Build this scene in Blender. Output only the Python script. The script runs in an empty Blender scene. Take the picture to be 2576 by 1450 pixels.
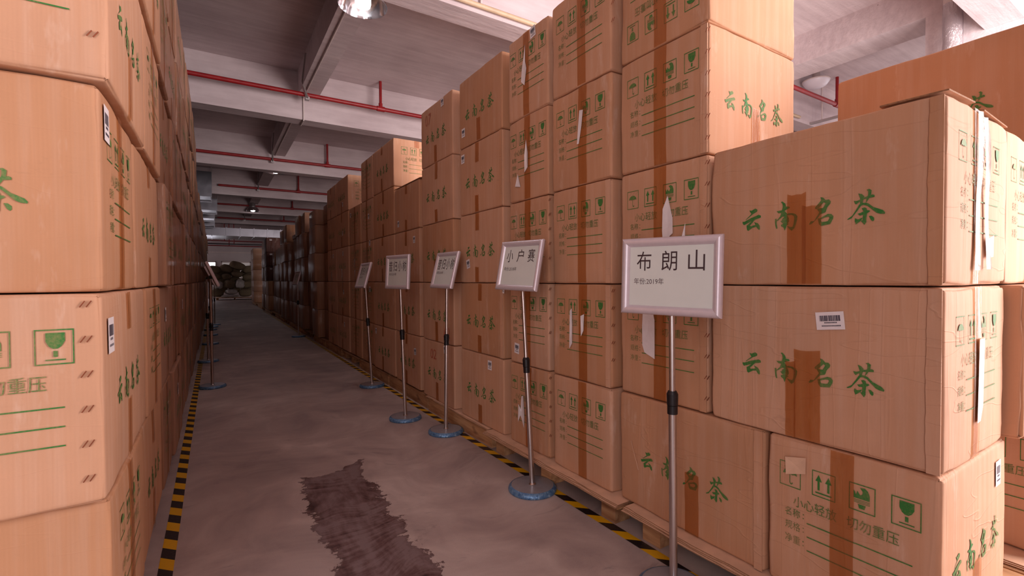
import bpy, bmesh, math, random
from math import pi, sin, cos, radians as RD
from mathutils import Vector, Matrix, noise
C = bpy.context.scene.collection
S = bpy.context.scene
# ---------------------------------------------------------------- camera, world, lights, exposure
EYE = Vector((0, 0, 1.10))
YAW, PITCH, ROLL, FPX = 32.37, -1.12, -0.323, 1180.0
def camera_axes():
    y, p, r = RD(YAW), RD(PITCH), RD(ROLL)
    f = Vector((sin(y)*cos(p), cos(y)*cos(p), sin(p)))
    r0 = Vector((cos(y), -sin(y), 0)); u0 = r0.cross(f)
    return r0*cos(r)+u0*sin(r), -r0*sin(r)+u0*cos(r), f
_rt, _up, _fw = camera_axes()
cam_data = bpy.data.cameras.new('camera'); cam = bpy.data.objects.new('camera', cam_data); C.objects.link(cam)
cam.matrix_world = Matrix(((_rt.x, _up.x, -_fw.x, EYE.x), (_rt.y, _up.y, -_fw.y, EYE.y), (_rt.z, _up.z, -_fw.z, EYE.z), (0, 0, 0, 1)))
cam_data.sensor_fit = 'HORIZONTAL'; cam_data.sensor_width = 36.0; cam_data.lens = 36.0*FPX/2576.0
cam_data.clip_start = 0.05; cam_data.clip_end = 200
S.camera = cam
S.view_settings.view_transform = 'Standard'; S.view_settings.look = 'None'
S.view_settings.gamma = 1.0; S.view_settings.use_curve_mapping = False
S.view_settings.exposure = 0.0
world = bpy.data.worlds.new('world'); S.world = world; world.use_nodes = True
bgn = world.node_tree.nodes['Background']; bgn.inputs[0].default_value = (0.80, 0.86, 1.0, 1); bgn.inputs[1].default_value = 0.5
def area(name, loc, rot, sx, sy, power, col):
    l = bpy.data.lights.new(name, 'AREA'); l.shape = 'RECTANGLE'; l.size = sx; l.size_y = sy; l.energy = power; l.color = col
    o = bpy.data.objects.new(name, l); C.objects.link(o); o.location = loc; o.rotation_euler = rot
    return o
# daylight entering through the loading door behind the camera and through windows in the right and far walls
DAY = (1.0, 0.865, 0.875)
area('loading_door_daylight', (5.2, -1.42, 2.1), (RD(90), 0, 0), 3.8, 3.6, 760, (1.0, 0.885, 0.87))
area('left_door_daylight', (-1.9, -1.42, 2.0), (RD(90), 0, 0), 2.6, 3.4, 80, DAY)
area('side_window_daylight', (12.3, 1.5, 3.0), (RD(90), 0, RD(90)), 6.0, 2.6, 60, DAY)
area('far_window_daylight', (-0.6, 33.7, 1.7), (RD(-90), 0, 0), 2.4, 1.0, 10, (0.95, 0.92, 1.0))
area('far_side_fill', (-7.6, 32.0, 2.6), (RD(90), 0, RD(-90)), 3.0, 1.6, 70, (1.0, 0.86, 0.88))  # added fill brightening the far wall and sacks; the left wall has no window
# ---------------------------------------------------------------- materials
def newmat(name):
    m = bpy.data.materials.new(name); m.use_nodes = True
    nt = m.node_tree; nt.nodes.clear()
    out = nt.nodes.new('ShaderNodeOutputMaterial')
    b = nt.nodes.new('ShaderNodeBsdfPrincipled'); nt.links.new(b.outputs[0], out.inputs[0])
    return m, nt, b, out
def N(nt, typ, **kw):
    n = nt.nodes.new(typ)
    for k, v in kw.items():
        if k.startswith('i_'): n.inputs[int(k[2:])].default_value = v
        else: setattr(n, k, v)
    return n
def L(nt, a, b): nt.links.new(a, b)
def srgb(r, g, b):
    f = lambda c: (c/255/12.92) if c/255 <= 0.04045 else ((c/255+0.055)/1.055)**2.4
    return (f(r), f(g), f(b), 1)
def ramp(nt, src, stops):
    r = N(nt, 'ShaderNodeValToRGB'); L(nt, src, r.inputs[0])
    e = r.color_ramp.elements
    while len(e) < len(stops): e.new(0.5)
    for el, (p, c) in zip(e, stops): el.position = p; el.color = c if len(c) == 4 else (*c, 1)
    return r
def math_n(nt, op, a, b=None, c=None):
    n = N(nt, 'ShaderNodeMath', operation=op)
    for k, v in enumerate((a, b, c)):
        if v is None: continue
        if isinstance(v, (int, float)): n.inputs[k].default_value = v
        else: L(nt, v, n.inputs[k])
    return n.outputs[0]
def mixc(nt, fac, a, b, mode='MIX'):
    n = N(nt, 'ShaderNodeMix', data_type='RGBA', blend_type=mode)
    for s, v in ((0, fac), (6, a), (7, b)):
        if isinstance(v, (int, float, tuple)): n.inputs[s].default_value = v
        else: L(nt, v, n.inputs[s])
    return n.outputs[2]
def noise_n(nt, vec, scale, detail=3, rough=0.5):
    n = N(nt, 'ShaderNodeTexNoise'); n.inputs['Scale'].default_value = scale; n.inputs['Detail'].default_value = detail
    n.inputs['Roughness'].default_value = rough
    if vec is not None: L(nt, vec, n.inputs['Vector'])
    return n.outputs[0]
def mapping(nt, src, scale=(1, 1, 1), loc=(0, 0, 0), rot=(0, 0, 0)):
    m = N(nt, 'ShaderNodeMapping'); m.inputs['Scale'].default_value = scale; m.inputs['Location'].default_value = loc
    m.inputs['Rotation'].default_value = rot; L(nt, src, m.inputs['Vector']); return m.outputs[0]
def bump(nt, h, strength, dist, prev=None):
    b = N(nt, 'ShaderNodeBump'); b.inputs['Strength'].default_value = strength; b.inputs['Distance'].default_value = dist
    L(nt, h, b.inputs['Height'])
    if prev is not None: L(nt, prev, b.inputs['Normal'])
    return b.outputs[0]
def simple(name, col, rough=0.6, metal=0.0, var=0.0, vs=20, bmp=0.0, spec=None):
    m, nt, b, out = newmat(name)
    b.inputs['Roughness'].default_value = rough; b.inputs['Metallic'].default_value = metal
    tc = N(nt, 'ShaderNodeTexCoord')
    nz = noise_n(nt, tc.outputs['Object'], vs, 4)
    c = tuple(col)
    if var:
        r = ramp(nt, nz, [(0.3, tuple(x*(1-var) for x in c[:3])), (0.7, tuple(min(1, x*(1+var)) for x in c[:3]))])
        L(nt, r.outputs[0], b.inputs['Base Color'])
    else: b.inputs['Base Color'].default_value = c
    if bmp: L(nt, bump(nt, nz, bmp, 0.01), b.inputs['Normal'])
    if spec is not None: b.inputs['Specular IOR Level'].default_value = spec
    return m
CARD = srgb(202, 149, 113)
def cardboard(name, wrapped=False, col=CARD, worn=1.0):
    m, nt, b, out = newmat(name)
    tc = N(nt, 'ShaderNodeTexCoord'); ob = tc.outputs['Object']
    oi = N(nt, 'ShaderNodeObjectInfo'); rnd = oi.outputs['Random']
    off = N(nt, 'ShaderNodeVectorMath', operation='ADD'); L(nt, ob, off.inputs[0])
    cmb = N(nt, 'ShaderNodeCombineXYZ'); s_ = math_n(nt, 'MULTIPLY', rnd, 37.0)
    for k in range(3): L(nt, s_, cmb.inputs[k])
    L(nt, cmb.outputs[0], off.inputs[1]); p = off.outputs[0]
    big = noise_n(nt, p, 3.0, 3)
    streak = noise_n(nt, mapping(nt, p, (28, 28, 1.2)), 1.0, 4, 0.6)
    fine = noise_n(nt, p, 260, 2)
    c1 = ramp(nt, big, [(0.3, tuple(x*0.90 for x in col[:3])), (0.7, tuple(x*1.05 for x in col[:3]))]).outputs[0]
    c2 = mixc(nt, math_n(nt, 'MULTIPLY', ramp(nt, streak, [(0.45, (0, 0, 0)), (0.62, (1, 1, 1))]).outputs[0], 0.05), c1, (1, 0.93, 0.86, 1))
    c3 = mixc(nt, math_n(nt, 'MULTIPLY', fine, 0.10), c2, (0.30, 0.18, 0.11, 1))
    hsv = N(nt, 'ShaderNodeHueSaturation'); L(nt, c3, hsv.inputs['Color'])
    L(nt, math_n(nt, 'MULTIPLY_ADD', rnd, 0.16, 0.92), hsv.inputs['Value'])
    L(nt, math_n(nt, 'MULTIPLY_ADD', rnd, -0.12, 1.04), hsv.inputs['Saturation'])
    # rubbed whitish scuffs
    sc = ramp(nt, noise_n(nt, mapping(nt, p, (9, 9, 2.2)), 1.0, 5, 0.7), [(0.60, (0, 0, 0)), (0.74, (1, 1, 1))]).outputs[0]
    c4 = mixc(nt, math_n(nt, 'MULTIPLY', sc, 0.30), hsv.outputs[0], (0.86, 0.70, 0.60, 1))
    gr = ramp(nt, noise_n(nt, mapping(nt, p, (6, 6, 14), (5, 2, 1)), 1.0, 6, 0.75), [(0.64, (0, 0, 0)), (0.76, (1, 1, 1))]).outputs[0]
    c4 = mixc(nt, math_n(nt, 'MULTIPLY', gr, 0.28), c4, (0.22, 0.13, 0.08, 1))
    L(nt, c4, b.inputs['Base Color'])
    b.inputs['Roughness'].default_value = 0.72; b.inputs['Specular IOR Level'].default_value = 0.25
    # corrugation lines, soft dents and creases
    sx = N(nt, 'ShaderNodeSeparateXYZ'); L(nt, ob, sx.inputs[0])
    hor = math_n(nt, 'ADD', sx.outputs[0], sx.outputs[1])
    wav = math_n(nt, 'SINE', math_n(nt, 'MULTIPLY', hor, 2*pi/0.0075))
    n1 = bump(nt, wav, 0.06, 0.0006)
    fold = ramp(nt, noise_n(nt, mapping(nt, p, (11, 11, 0.45)), 1.0, 2), [(0.485, (0, 0, 0)), (0.5, (1, 1, 1)), (0.515, (0, 0, 0))]).outputs[0]
    n2 = bump(nt, fold, 0.10*worn, 0.001*worn, n1)
    crease = ramp(nt, noise_n(nt, mapping(nt, p, (1.6, 1.6, 9)), 1.0, 2, 0.5), [(0.492, (0, 0, 0)), (0.5, (1, 1, 1)), (0.508, (0, 0, 0))]).outputs[0]
    n3 = bump(nt, crease, min(1, 0.16*worn), 0.0012*worn, n2)
    dent = noise_n(nt, p, 7, 2)
    n4 = bump(nt, dent, 0.08*worn, 0.02, n3)
    L(nt, n4, b.inputs['Normal'])
    if wrapped:
        b.inputs['Coat Weight'].default_value = 0.3; b.inputs['Coat Roughness'].default_value = 0.14
        wr = noise_n(nt, mapping(nt, p, (26, 26, 1.5), (0, 0, 0), (0.12, 0.08, 0)), 1.0, 4, 0.6)
        L(nt, bump(nt, wr, 0.9, 0.02), b.inputs['Coat Normal'])
    return m
M = {}
M['card'] = cardboard('brown_cardboard')
M['card_worn'] = cardboard('creased_brown_cardboard', False, CARD, 2.4)
M['card_wrap'] = cardboard('film_wrapped_cardboard', True, srgb(164, 116, 86))  # browner under film; base also lowered to stand in for the dim far aisle
M['card_dark'] = cardboard('dark_brown_carton', False, srgb(96, 52, 44))
M['flute'] = simple('raw_corrugated_edge', srgb(150, 108, 76), 0.9, 0, 0.25, 120, 0.4)
def ink(name, col, fade=0.25):
    m, nt, b, out = newmat(name)
    tc = N(nt, 'ShaderNodeTexCoord')
    nz = noise_n(nt, tc.outputs['Object'], 140, 3, 0.7); nb = noise_n(nt, tc.outputs['Object'], 9, 2)
    f = math_n(nt, 'MULTIPLY', math_n(nt, 'ADD', nz, nb), 0.5)
    L(nt, mixc(nt, ramp(nt, f, [(0.42, (fade*.3,)*3), (0.68, (fade*2.6,)*3)]).outputs[0], col, CARD), b.inputs['Base Color'])
    b.inputs['Roughness'].default_value = 0.6; b.inputs['Specular IOR Level'].default_value = 0.2
    return m
M['ink'] = ink('green_print', srgb(34, 118, 52), 0.15)
M['ink_thin'] = ink('worn_green_print', srgb(66, 116, 58), 0.3)
M['red_pen'] = ink('red_marker', srgb(190, 80, 62), 0.4)
def tape_mat():
    m, nt, b, out = newmat('brown_packing_tape')
    tc = N(nt, 'ShaderNodeTexCoord'); ob = tc.outputs['Object']
    nz = noise_n(nt, mapping(nt, ob, (60, 60, 5)), 1.0, 4, 0.6)
    tint = ramp(nt, noise_n(nt, mapping(nt, ob, (30, 30, 2)), 1.0, 3), [(0.3, (0.86, 0.64, 0.42)), (0.7, (0.92, 0.76, 0.57))]).outputs[0]
    tr = N(nt, 'ShaderNodeBsdfTransparent'); L(nt, tint, tr.inputs[0])
    gl = N(nt, 'ShaderNodeBsdfGlossy'); gl.inputs['Roughness'].default_value = 0.28
    L(nt, bump(nt, nz, 0.5, 0.006), gl.inputs['Normal'])
    df = N(nt, 'ShaderNodeBsdfDiffuse'); df.inputs[0].default_value = srgb(180, 112, 62)
    bub = ramp(nt, noise_n(nt, mapping(nt, ob, (120, 120, 14)), 1.0, 3, 0.7), [(0.70, (0, 0, 0)), (0.78, (1, 1, 1))]).outputs[0]
    m1 = N(nt, 'ShaderNodeMixShader'); m1.inputs[0].default_value = 0.22; L(nt, tr.outputs[0], m1.inputs[1]); L(nt, df.outputs[0], m1.inputs[2])
    wh = N(nt, 'ShaderNodeBsdfDiffuse'); wh.inputs[0].default_value = (0.8, 0.62, 0.5, 1)
    m2 = N(nt, 'ShaderNodeMixShader'); L(nt, math_n(nt, 'MULTIPLY', bub, 0.18), m2.inputs[0]); L(nt, m1.outputs[0], m2.inputs[1]); L(nt, wh.outputs[0], m2.inputs[2])
    fr = N(nt, 'ShaderNodeLayerWeight'); fr.inputs[0].default_value = 0.12
    m3 = N(nt, 'ShaderNodeMixShader'); L(nt, math_n(nt, 'ADD', math_n(nt, 'MULTIPLY', fr.outputs[0], 0.55), 0.04), m3.inputs[0])
    L(nt, m2.outputs[0], m3.inputs[1]); L(nt, gl.outputs[0], m3.inputs[2]); L(nt, m3.outputs[0], out.inputs[0])
    nt.nodes.remove(b)
    return m
M['tape'] = tape_mat()
M['paper'] = simple('white_label_paper', srgb(236, 226, 226), 0.6, 0, 0.04, 30)
M['barcode'] = simple('dark_barcode_print', srgb(52, 44, 62), 0.6)
M['kraft_edge'] = simple('pale_cardboard_sheet', srgb(222, 182, 152), 0.85, 0, 0.12, 14, 0.15)
M['steel'] = None
def brushed(name, col, rough, axis_scale):
    m, nt, b, out = newmat(name)
    tc = N(nt, 'ShaderNodeTexCoord')
    nz = noise_n(nt, mapping(nt, tc.outputs['Object'], axis_scale), 1.0, 3)
    b.inputs['Base Color'].default_value = col; b.inputs['Metallic'].default_value = 1.0
    L(nt, math_n(nt, 'MULTIPLY_ADD', nz, 0.15, rough-0.07), b.inputs['Roughness'])
    L(nt, bump(nt, nz, 0.12, 0.002), b.inputs['Normal'])
    return m
M['steel'] = brushed('brushed_stainless_pole', srgb(205, 196, 192), 0.30, (200, 200, 3))
M['alu'] = simple('satin_aluminium_frame', srgb(222, 210, 216), 0.33, 0.3, 0.03, 60)
M['base'] = simple('steel_base_plate', srgb(168, 172, 182), 0.30, 0.45, 0.08, 30)
M['duct'] = brushed('galvanised_duct_sheet', srgb(120, 118, 124), 0.30, (6, 6, 6))
M['galv'] = brushed('galvanised_bracket', srgb(200, 196, 196), 0.5, (40, 40, 10))
def bluefilm():
    m, nt, b, out = newmat('blue_protective_film')
    tc = N(nt, 'ShaderNodeTexCoord')
    nz = noise_n(nt, mapping(nt, tc.outputs['Object'], (60, 60, 30)), 1.0, 4, 0.7)
    L(nt, ramp(nt, nz, [(0.35, srgb(70, 112, 160)), (0.6, srgb(124, 164, 200)), (0.75, srgb(210, 226, 238))]).outputs[0], b.inputs['Base Color'])
    b.inputs['Metallic'].default_value = 0.35; b.inputs['Roughness'].default_value = 0.2
    L(nt, bump(nt, nz, 0.7, 0.006), b.inputs['Normal'])
    return m
M['film'] = bluefilm()
M['black'] = simple('black_plastic', srgb(22, 20, 24), 0.35, 0, 0.1, 40)
M['signpaper'] = simple('pale_sign_sheet', srgb(222, 226, 220), 0.28, 0, 0.02, 10)
M['signtext'] = simple('dark_sign_lettering', srgb(62, 42, 46), 0.5)
M['signtext2'] = simple('grey_sign_lettering', srgb(104, 84, 86), 0.5)
def wood():
    m, nt, b, out = newmat('raw_pallet_wood')
    tc = N(nt, 'ShaderNodeTexCoord')
    oi = N(nt, 'ShaderNodeObjectInfo')
    nz = noise_n(nt, mapping(nt, tc.outputs['Object'], (30, 3, 30)), 1.0, 5, 0.6)
    kn = noise_n(nt, mapping(nt, tc.outputs['Object'], (9, 3, 9)), 1.0, 2)
    c = ramp(nt, nz, [(0.3, srgb(150, 98, 62)), (0.55, srgb(196, 146, 102)), (0.75, srgb(214, 170, 126))]).outputs[0]
    c = mixc(nt, math_n(nt, 'MULTIPLY', ramp(nt, kn, [(0.68, (0, 0, 0)), (0.74, (1, 1, 1))]).outputs[0], 0.7), c, srgb(96, 52, 34))
    hsv = N(nt, 'ShaderNodeHueSaturation'); L(nt, c, hsv.inputs['Color'])
    L(nt, math_n(nt, 'MULTIPLY_ADD', oi.outputs['Random'], 0.5, 0.65), hsv.inputs['Value'])
    L(nt, hsv.outputs[0], b.inputs['Base Color']); b.inputs['Roughness'].default_value = 0.85
    L(nt, bump(nt, nz, 0.4, 0.003), b.inputs['Normal'])
    return m
M['wood'] = wood()
M['redpipe'] = simple('red_painted_pipe', srgb(150, 26, 30), 0.42, 0, 0.18, 12)
M['whitepipe'] = simple('white_painted_conduit', srgb(214, 200, 196), 0.6, 0, 0.05, 12)
M['beigepipe'] = simple('beige_conduit_pipe', srgb(196, 170, 140), 0.5, 0, 0.12, 8)
def concrete_paint():
    m, nt, b, out = newmat('whitewashed_concrete')
    g = N(nt, 'ShaderNodeNewGeometry').outputs['Position']
    big = noise_n(nt, g, 0.9, 4, 0.55); fine = noise_n(nt, g, 22, 5, 0.65)
    line = noise_n(nt, mapping(nt, g, (1.2, 14, 9)), 1.0, 3, 0.6)
    f = math_n(nt, 'ADD', math_n(nt, 'MULTIPLY', big, 0.6), math_n(nt, 'MULTIPLY', line, 0.4))
    c = ramp(nt, f, [(0.35, srgb(186, 170, 172)), (0.65, srgb(216, 202, 203))]).outputs[0]
    pit = ramp(nt, noise_n(nt, g, 34, 2), [(0.20, (1, 1, 1)), (0.24, (0, 0, 0))]).outputs[0]
    c = mixc(nt, math_n(nt, 'MULTIPLY', pit, 0.8), c, srgb(70, 52, 46))
    L(nt, c, b.inputs['Base Color']); b.inputs['Roughness'].default_value = 0.8; b.inputs['Specular IOR Level'].default_value = 0.2
    n = bump(nt, fine, 0.3, 0.01); n = bump(nt, line, 0.25, 0.02, n); L(nt, n, b.inputs['Normal'])
    return m
M['ceil'] = concrete_paint()
M['wall'] = simple('painted_plaster_wall', srgb(206, 196, 196), 0.85, 0, 0.05, 1.5, 0.1)
def floor_mat():
    m, nt, b, out = newmat('worn_concrete_floor')
    g = N(nt, 'ShaderNodeNewGeometry').outputs['Position']
    warp = N(nt, 'ShaderNodeTexNoise'); warp.inputs['Scale'].default_value = 1.3; warp.inputs['Detail'].default_value = 2; L(nt, g, warp.inputs['Vector'])
    wv = N(nt, 'ShaderNodeVectorMath', operation='MULTIPLY_ADD'); L(nt, warp.outputs['Color'], wv.inputs[0]); wv.inputs[1].default_value = (0.9, 0.9, 0); L(nt, g, wv.inputs[2])
    big = noise_n(nt, wv.outputs[0], 1.1, 5, 0.55); mid = noise_n(nt, mapping(nt, wv.outputs[0], (3.0, 6.0, 1), (0, 0, 0), (0, 0, 0.7)), 1.0, 6, 0.6); fine = noise_n(nt, g, 220, 3, 0.7)
    tr = noise_n(nt, mapping(nt, wv.outputs[0], (5.0, 0.9, 1), (0, 0, 0), (0, 0, 0.12)), 1.0, 4, 0.5)
    f = math_n(nt, 'ADD', math_n(nt, 'MULTIPLY', big, 0.5), math_n(nt, 'ADD', math_n(nt, 'MULTIPLY', mid, 0.3), math_n(nt, 'MULTIPLY', tr, 0.2)))
    c = ramp(nt, f, [(0.34, srgb(150, 134, 132)), (0.50, srgb(190, 172, 166)), (0.64, srgb(224, 208, 200))]).outputs[0]
    sm = ramp(nt, noise_n(nt, mapping(nt, wv.outputs[0], (2.4, 8, 1), (3, 1, 0), (0, 0, 0.5)), 1.0, 7, 0.72), [(0.60, (0, 0, 0)), (0.72, (1, 1, 1))]).outputs[0]
    c = mixc(nt, math_n(nt, 'MULTIPLY', sm, 0.5), c, srgb(104, 94, 94))
    c = mixc(nt, math_n(nt, 'MULTIPLY', fine, 0.25), c, srgb(104, 92, 90))
    # the wet dragged stain: x 0.36..0.70, y below 2.9
    s = N(nt, 'ShaderNodeSeparateXYZ'); L(nt, g, s.inputs[0]); X, Y = s.outputs[0], s.outputs[1]
    en = noise_n(nt, g, 22, 6, 0.75); en2 = noise_n(nt, g, 4.5, 3)
    ctr = math_n(nt, 'ADD', 0.535, math_n(nt, 'MULTIPLY', math_n(nt, 'SUBTRACT', en2, 0.5), 0.22))
    dx = math_n(nt, 'SUBTRACT', 0.165, math_n(nt, 'ABSOLUTE', math_n(nt, 'SUBTRACT', X, ctr)))
    dy = math_n(nt, 'SUBTRACT', 2.80, math_n(nt, 'SUBTRACT', Y, math_n(nt, 'MULTIPLY', math_n(nt, 'SUBTRACT', en2, 0.5), 0.7)))
    d = math_n(nt, 'MINIMUM', dx, dy)
    d = math_n(nt, 'ADD', d, math_n(nt, 'MULTIPLY', math_n(nt, 'SUBTRACT', en, 0.5), 0.20))
    mask = ramp(nt, math_n(nt, 'MULTIPLY_ADD', d, 10, 0.5), [(0.49, (0, 0, 0)), (0.56, (1, 1, 1))]).outputs[0]
    edge = ramp(nt, math_n(nt, 'MULTIPLY_ADD', d, 10, 0.5), [(0.55, (1, 1, 1)), (0.80, (0, 0, 0))]).outputs[0]
    rip = noise_n(nt, mapping(nt, wv.outputs[0], (9, 42, 1), (0, 0, 0), (0, 0, 0.25)), 1.0, 5, 0.65)
    blot = noise_n(nt, mapping(nt, g, (11, 3.5, 1)), 1.0, 4, 0.6)
    sf = math_n(nt, 'ADD', math_n(nt, 'MULTIPLY', rip, 0.4), math_n(nt, 'MULTIPLY', blot, 0.6))
    sc = ramp(nt, sf, [(0.36, srgb(62, 36, 34)), (0.44, srgb(104, 76, 74)), (0.56, srgb(136, 116, 116))]).outputs[0]
    sc = mixc(nt, math_n(nt, 'MULTIPLY', edge, 0.55), sc, srgb(88, 66, 62))
    c = mixc(nt, mask, c, sc)
    L(nt, c, b.inputs['Base Color'])
    r = math_n(nt, 'SUBTRACT', math_n(nt, 'MULTIPLY_ADD', big, 0.2, 0.50), math_n(nt, 'MULTIPLY', mask, 0.22))
    L(nt, r, b.inputs['Roughness']); b.inputs['Specular IOR Level'].default_value = 0.35
    n = bump(nt, fine, 0.25, 0.002); n = bump(nt, mid, 0.12, 0.01, n); L(nt, n, b.inputs['Normal'])
    return m
M['floor'] = floor_mat()
def hazard():
    m, nt, b, out = newmat('yellow_black_marking_tape')
    g = N(nt, 'ShaderNodeNewGeometry').outputs['Position']
    s = N(nt, 'ShaderNodeSeparateXYZ'); L(nt, g, s.inputs[0])
    t = math_n(nt, 'FRACT', math_n(nt, 'DIVIDE', math_n(nt, 'ADD', math_n(nt, 'ADD', s.outputs[0], s.outputs[1]), 0.027), 0.164))
    st = math_n(nt, 'GREATER_THAN', t, 0.5)
    wear = ramp(nt, noise_n(nt, g, 90, 5, 0.75), [(0.56, (0, 0, 0)), (0.66, (1, 1, 1))]).outputs[0]
    c = mixc(nt, st, srgb(34, 26, 28), srgb(232, 176, 16))
    wf = math_n(nt, 'MULTIPLY', wear, math_n(nt, 'MULTIPLY_ADD', st, -0.22, 0.42))
    c = mixc(nt, wf, c, srgb(120, 100, 92))
    L(nt, c, b.inputs['Base Color']); b.inputs['Roughness'].default_value = 0.4
    return m
M['hazard'] = hazard()
M['burlap'] = simple('burlap_sackcloth', srgb(128, 112, 88), 0.95, 0, 0.25, 60, 0.5)
M['sackwhite'] = simple('white_woven_sack', srgb(206, 200, 194), 0.6, 0, 0.12, 14, 0.6)
def emit(name, col, st):
    m = bpy.data.materials.new(name); m.use_nodes = True; nt = m.node_tree; nt.nodes.clear()
    o = nt.nodes.new('ShaderNodeOutputMaterial'); e = nt.nodes.new('ShaderNodeEmission'); e.inputs[0].default_value = (*col, 1); e.inputs[1].default_value = st
    L(nt, e.outputs[0], o.inputs[0]); return m
M['bulb'] = emit('glowing_lamp', (1.0, 0.97, 1.0), 20)
M['skyglow'] = emit('bright_daylight_outside', (0.92, 0.88, 1.0), 3.0)
def reflector():
    m, nt, b, out = newmat('polished_lamp_reflector'); b.inputs['Base Color'].default_value = (0.8, 0.79, 0.82, 1); b.inputs['Metallic'].default_value = 1; b.inputs['Roughness'].default_value = 0.12; return m
M['reflector'] = reflector()
M['dome'] = simple('white_dome_diffuser', srgb(232, 228, 236), 0.3)
M['wrapfilm'] = None
def wrapfilm():
    m, nt, b, out = newmat('clear_stretch_film')
    tc = N(nt, 'ShaderNodeTexCoord'); nz = noise_n(nt, mapping(nt, tc.outputs['Object'], (14, 14, 5), (0, 0, 0), (0.5, 0.3, 0)), 1.0, 5, 0.7)
    tr = N(nt, 'ShaderNodeBsdfTransparent'); tr.inputs[0].default_value = (0.86, 0.84, 0.88, 1)
    gl = N(nt, 'ShaderNodeBsdfGlossy'); gl.inputs['Roughness'].default_value = 0.12; L(nt, bump(nt, nz, 1.0, 0.05), gl.inputs['Normal'])
    mx = N(nt, 'ShaderNodeMixShader'); mx.inputs[0].default_value = 0.35; L(nt, tr.outputs[0], mx.inputs[1]); L(nt, gl.outputs[0], mx.inputs[2]); L(nt, mx.outputs[0], out.inputs[0]); nt.nodes.remove(b); return m
M['wrapfilm'] = wrapfilm()

# ---------------------------------------------------------------- mesh helpers
class MB:
    def __init__(s): s.v = []; s.f = []; s.m = []; s.sm = []
    def add(s, vs, fs, mi=0, smooth=False):
        o = len(s.v); s.v += [tuple(v) for v in vs]
        for f in fs: s.f.append([i+o for i in f]); s.m.append(mi); s.sm.append(smooth)
    def box(s, a, b, mi=0):
        x0, y0, z0 = a; x1, y1, z1 = b
        s.add([(x0,y0,z0),(x1,y0,z0),(x1,y1,z0),(x0,y1,z0),(x0,y0,z1),(x1,y0,z1),(x1,y1,z1),(x0,y1,z1)],
              [(0,3,2,1),(4,5,6,7),(0,1,5,4),(1,2,6,5),(2,3,7,6),(3,0,4,7)], mi)
    def tube(s, p0, p1, r0, r1=None, n=16, mi=0, cap=True):
        r1 = r0 if r1 is None else r1
        p0, p1 = Vector(p0), Vector(p1); d = (p1-p0).normalized(); q = d.to_track_quat('Z', 'Y')
        vs = []
        for p, r in ((p0, r0), (p1, r1)):
            for i in range(n): a = 2*pi*i/n; vs.append(p+q @ Vector((r*cos(a), r*sin(a), 0)))
        s.add(vs, [(i, (i+1) % n, n+(i+1) % n, n+i) for i in range(n)], mi, True)
        if cap: s.add(vs[:n], [tuple(range(n))[::-1]], mi); s.add(vs[n:], [tuple(range(n))], mi)
    def lathe(s, prof, n=32, mi=0, c=(0, 0), a0=0, smooth=True):
        vs = []
        for r, z in prof:
            for i in range(n): a = 2*pi*i/n; vs.append((c[0]+r*cos(a), c[1]+r*sin(a), z))
        fs = [(k*n+i, k*n+(i+1) % n, (k+1)*n+(i+1) % n, (k+1)*n+i) for k in range(len(prof)-1) for i in range(n)]
        s.add(vs, fs, mi, smooth)
    def build(s, name, mats, parent=None, loc=None):
        me = bpy.data.meshes.new(name); me.from_pydata(s.v, [], s.f)
        for m in (mats if isinstance(mats, (list, tuple)) else [mats]): me.materials.append(m)
        me.polygons.foreach_set('material_index', s.m); me.polygons.foreach_set('use_smooth', s.sm)
        me.update(); return place(name, me, parent, loc)
def place(name, me, parent=None, loc=None):
    o = bpy.data.objects.new(name, me); C.objects.link(o)
    if parent is not None: o.parent = parent
    if loc is not None: o.location = loc
    return o
def tag(o, label=None, cat=None, group=None, kind=None):
    if label: o['label'] = label
    if cat: o['category'] = cat
    if group: o['group'] = group
    if kind: o['kind'] = kind
    return o
def empty(name, loc=(0, 0, 0), rz=0):
    o = bpy.data.objects.new(name, None); C.objects.link(o); o.location = loc; o.rotation_euler = (0, 0, rz); o.empty_display_size = 0.1; return o
def struct(name, mb, m):
    o = mb.build(name, m); o['kind'] = 'structure'; return o
def copy_tree(o, parent=None):
    c = o.copy(); C.objects.link(c); c.parent = parent
    for ch in list(o.children): copy_tree(ch, c)
    return c
_tc = {}
def text2d(s, size=1.0):
    """flat outline of a string: verts scaled to height 1 with the origin at its lower left, and faces"""
    if s in _tc: return _tc[s]
    cu = bpy.data.curves.new('t', 'FONT'); cu.body = s; cu.size = 1.0; cu.resolution_u = 3
    o = bpy.data.objects.new('t', cu); C.objects.link(o)
    dg = bpy.context.evaluated_depsgraph_get(); dg.update()
    me = o.evaluated_get(dg).to_mesh()
    vs = [(v.co.x, v.co.y) for v in me.vertices]; fs = [tuple(p.vertices) for p in me.polygons]
    o.evaluated_get(dg).to_mesh_clear(); bpy.data.objects.remove(o); bpy.data.curves.remove(cu)
    x0 = min(v[0] for v in vs); x1 = max(v[0] for v in vs); y0 = min(v[1] for v in vs); y1 = max(v[1] for v in vs)
    _tc[s] = ([((x-x0)/(x1-x0), (y-y0)/(y1-y0)) for x, y in vs], fs, (x1-x0)/(y1-y0)); return _tc[s]
def text_fit(s, x0, y0, x1, y1):
    vs, fs, _ = text2d(s); return [(x0+(x1-x0)*a, y0+(y1-y0)*b) for a, b in vs], fs

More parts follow.
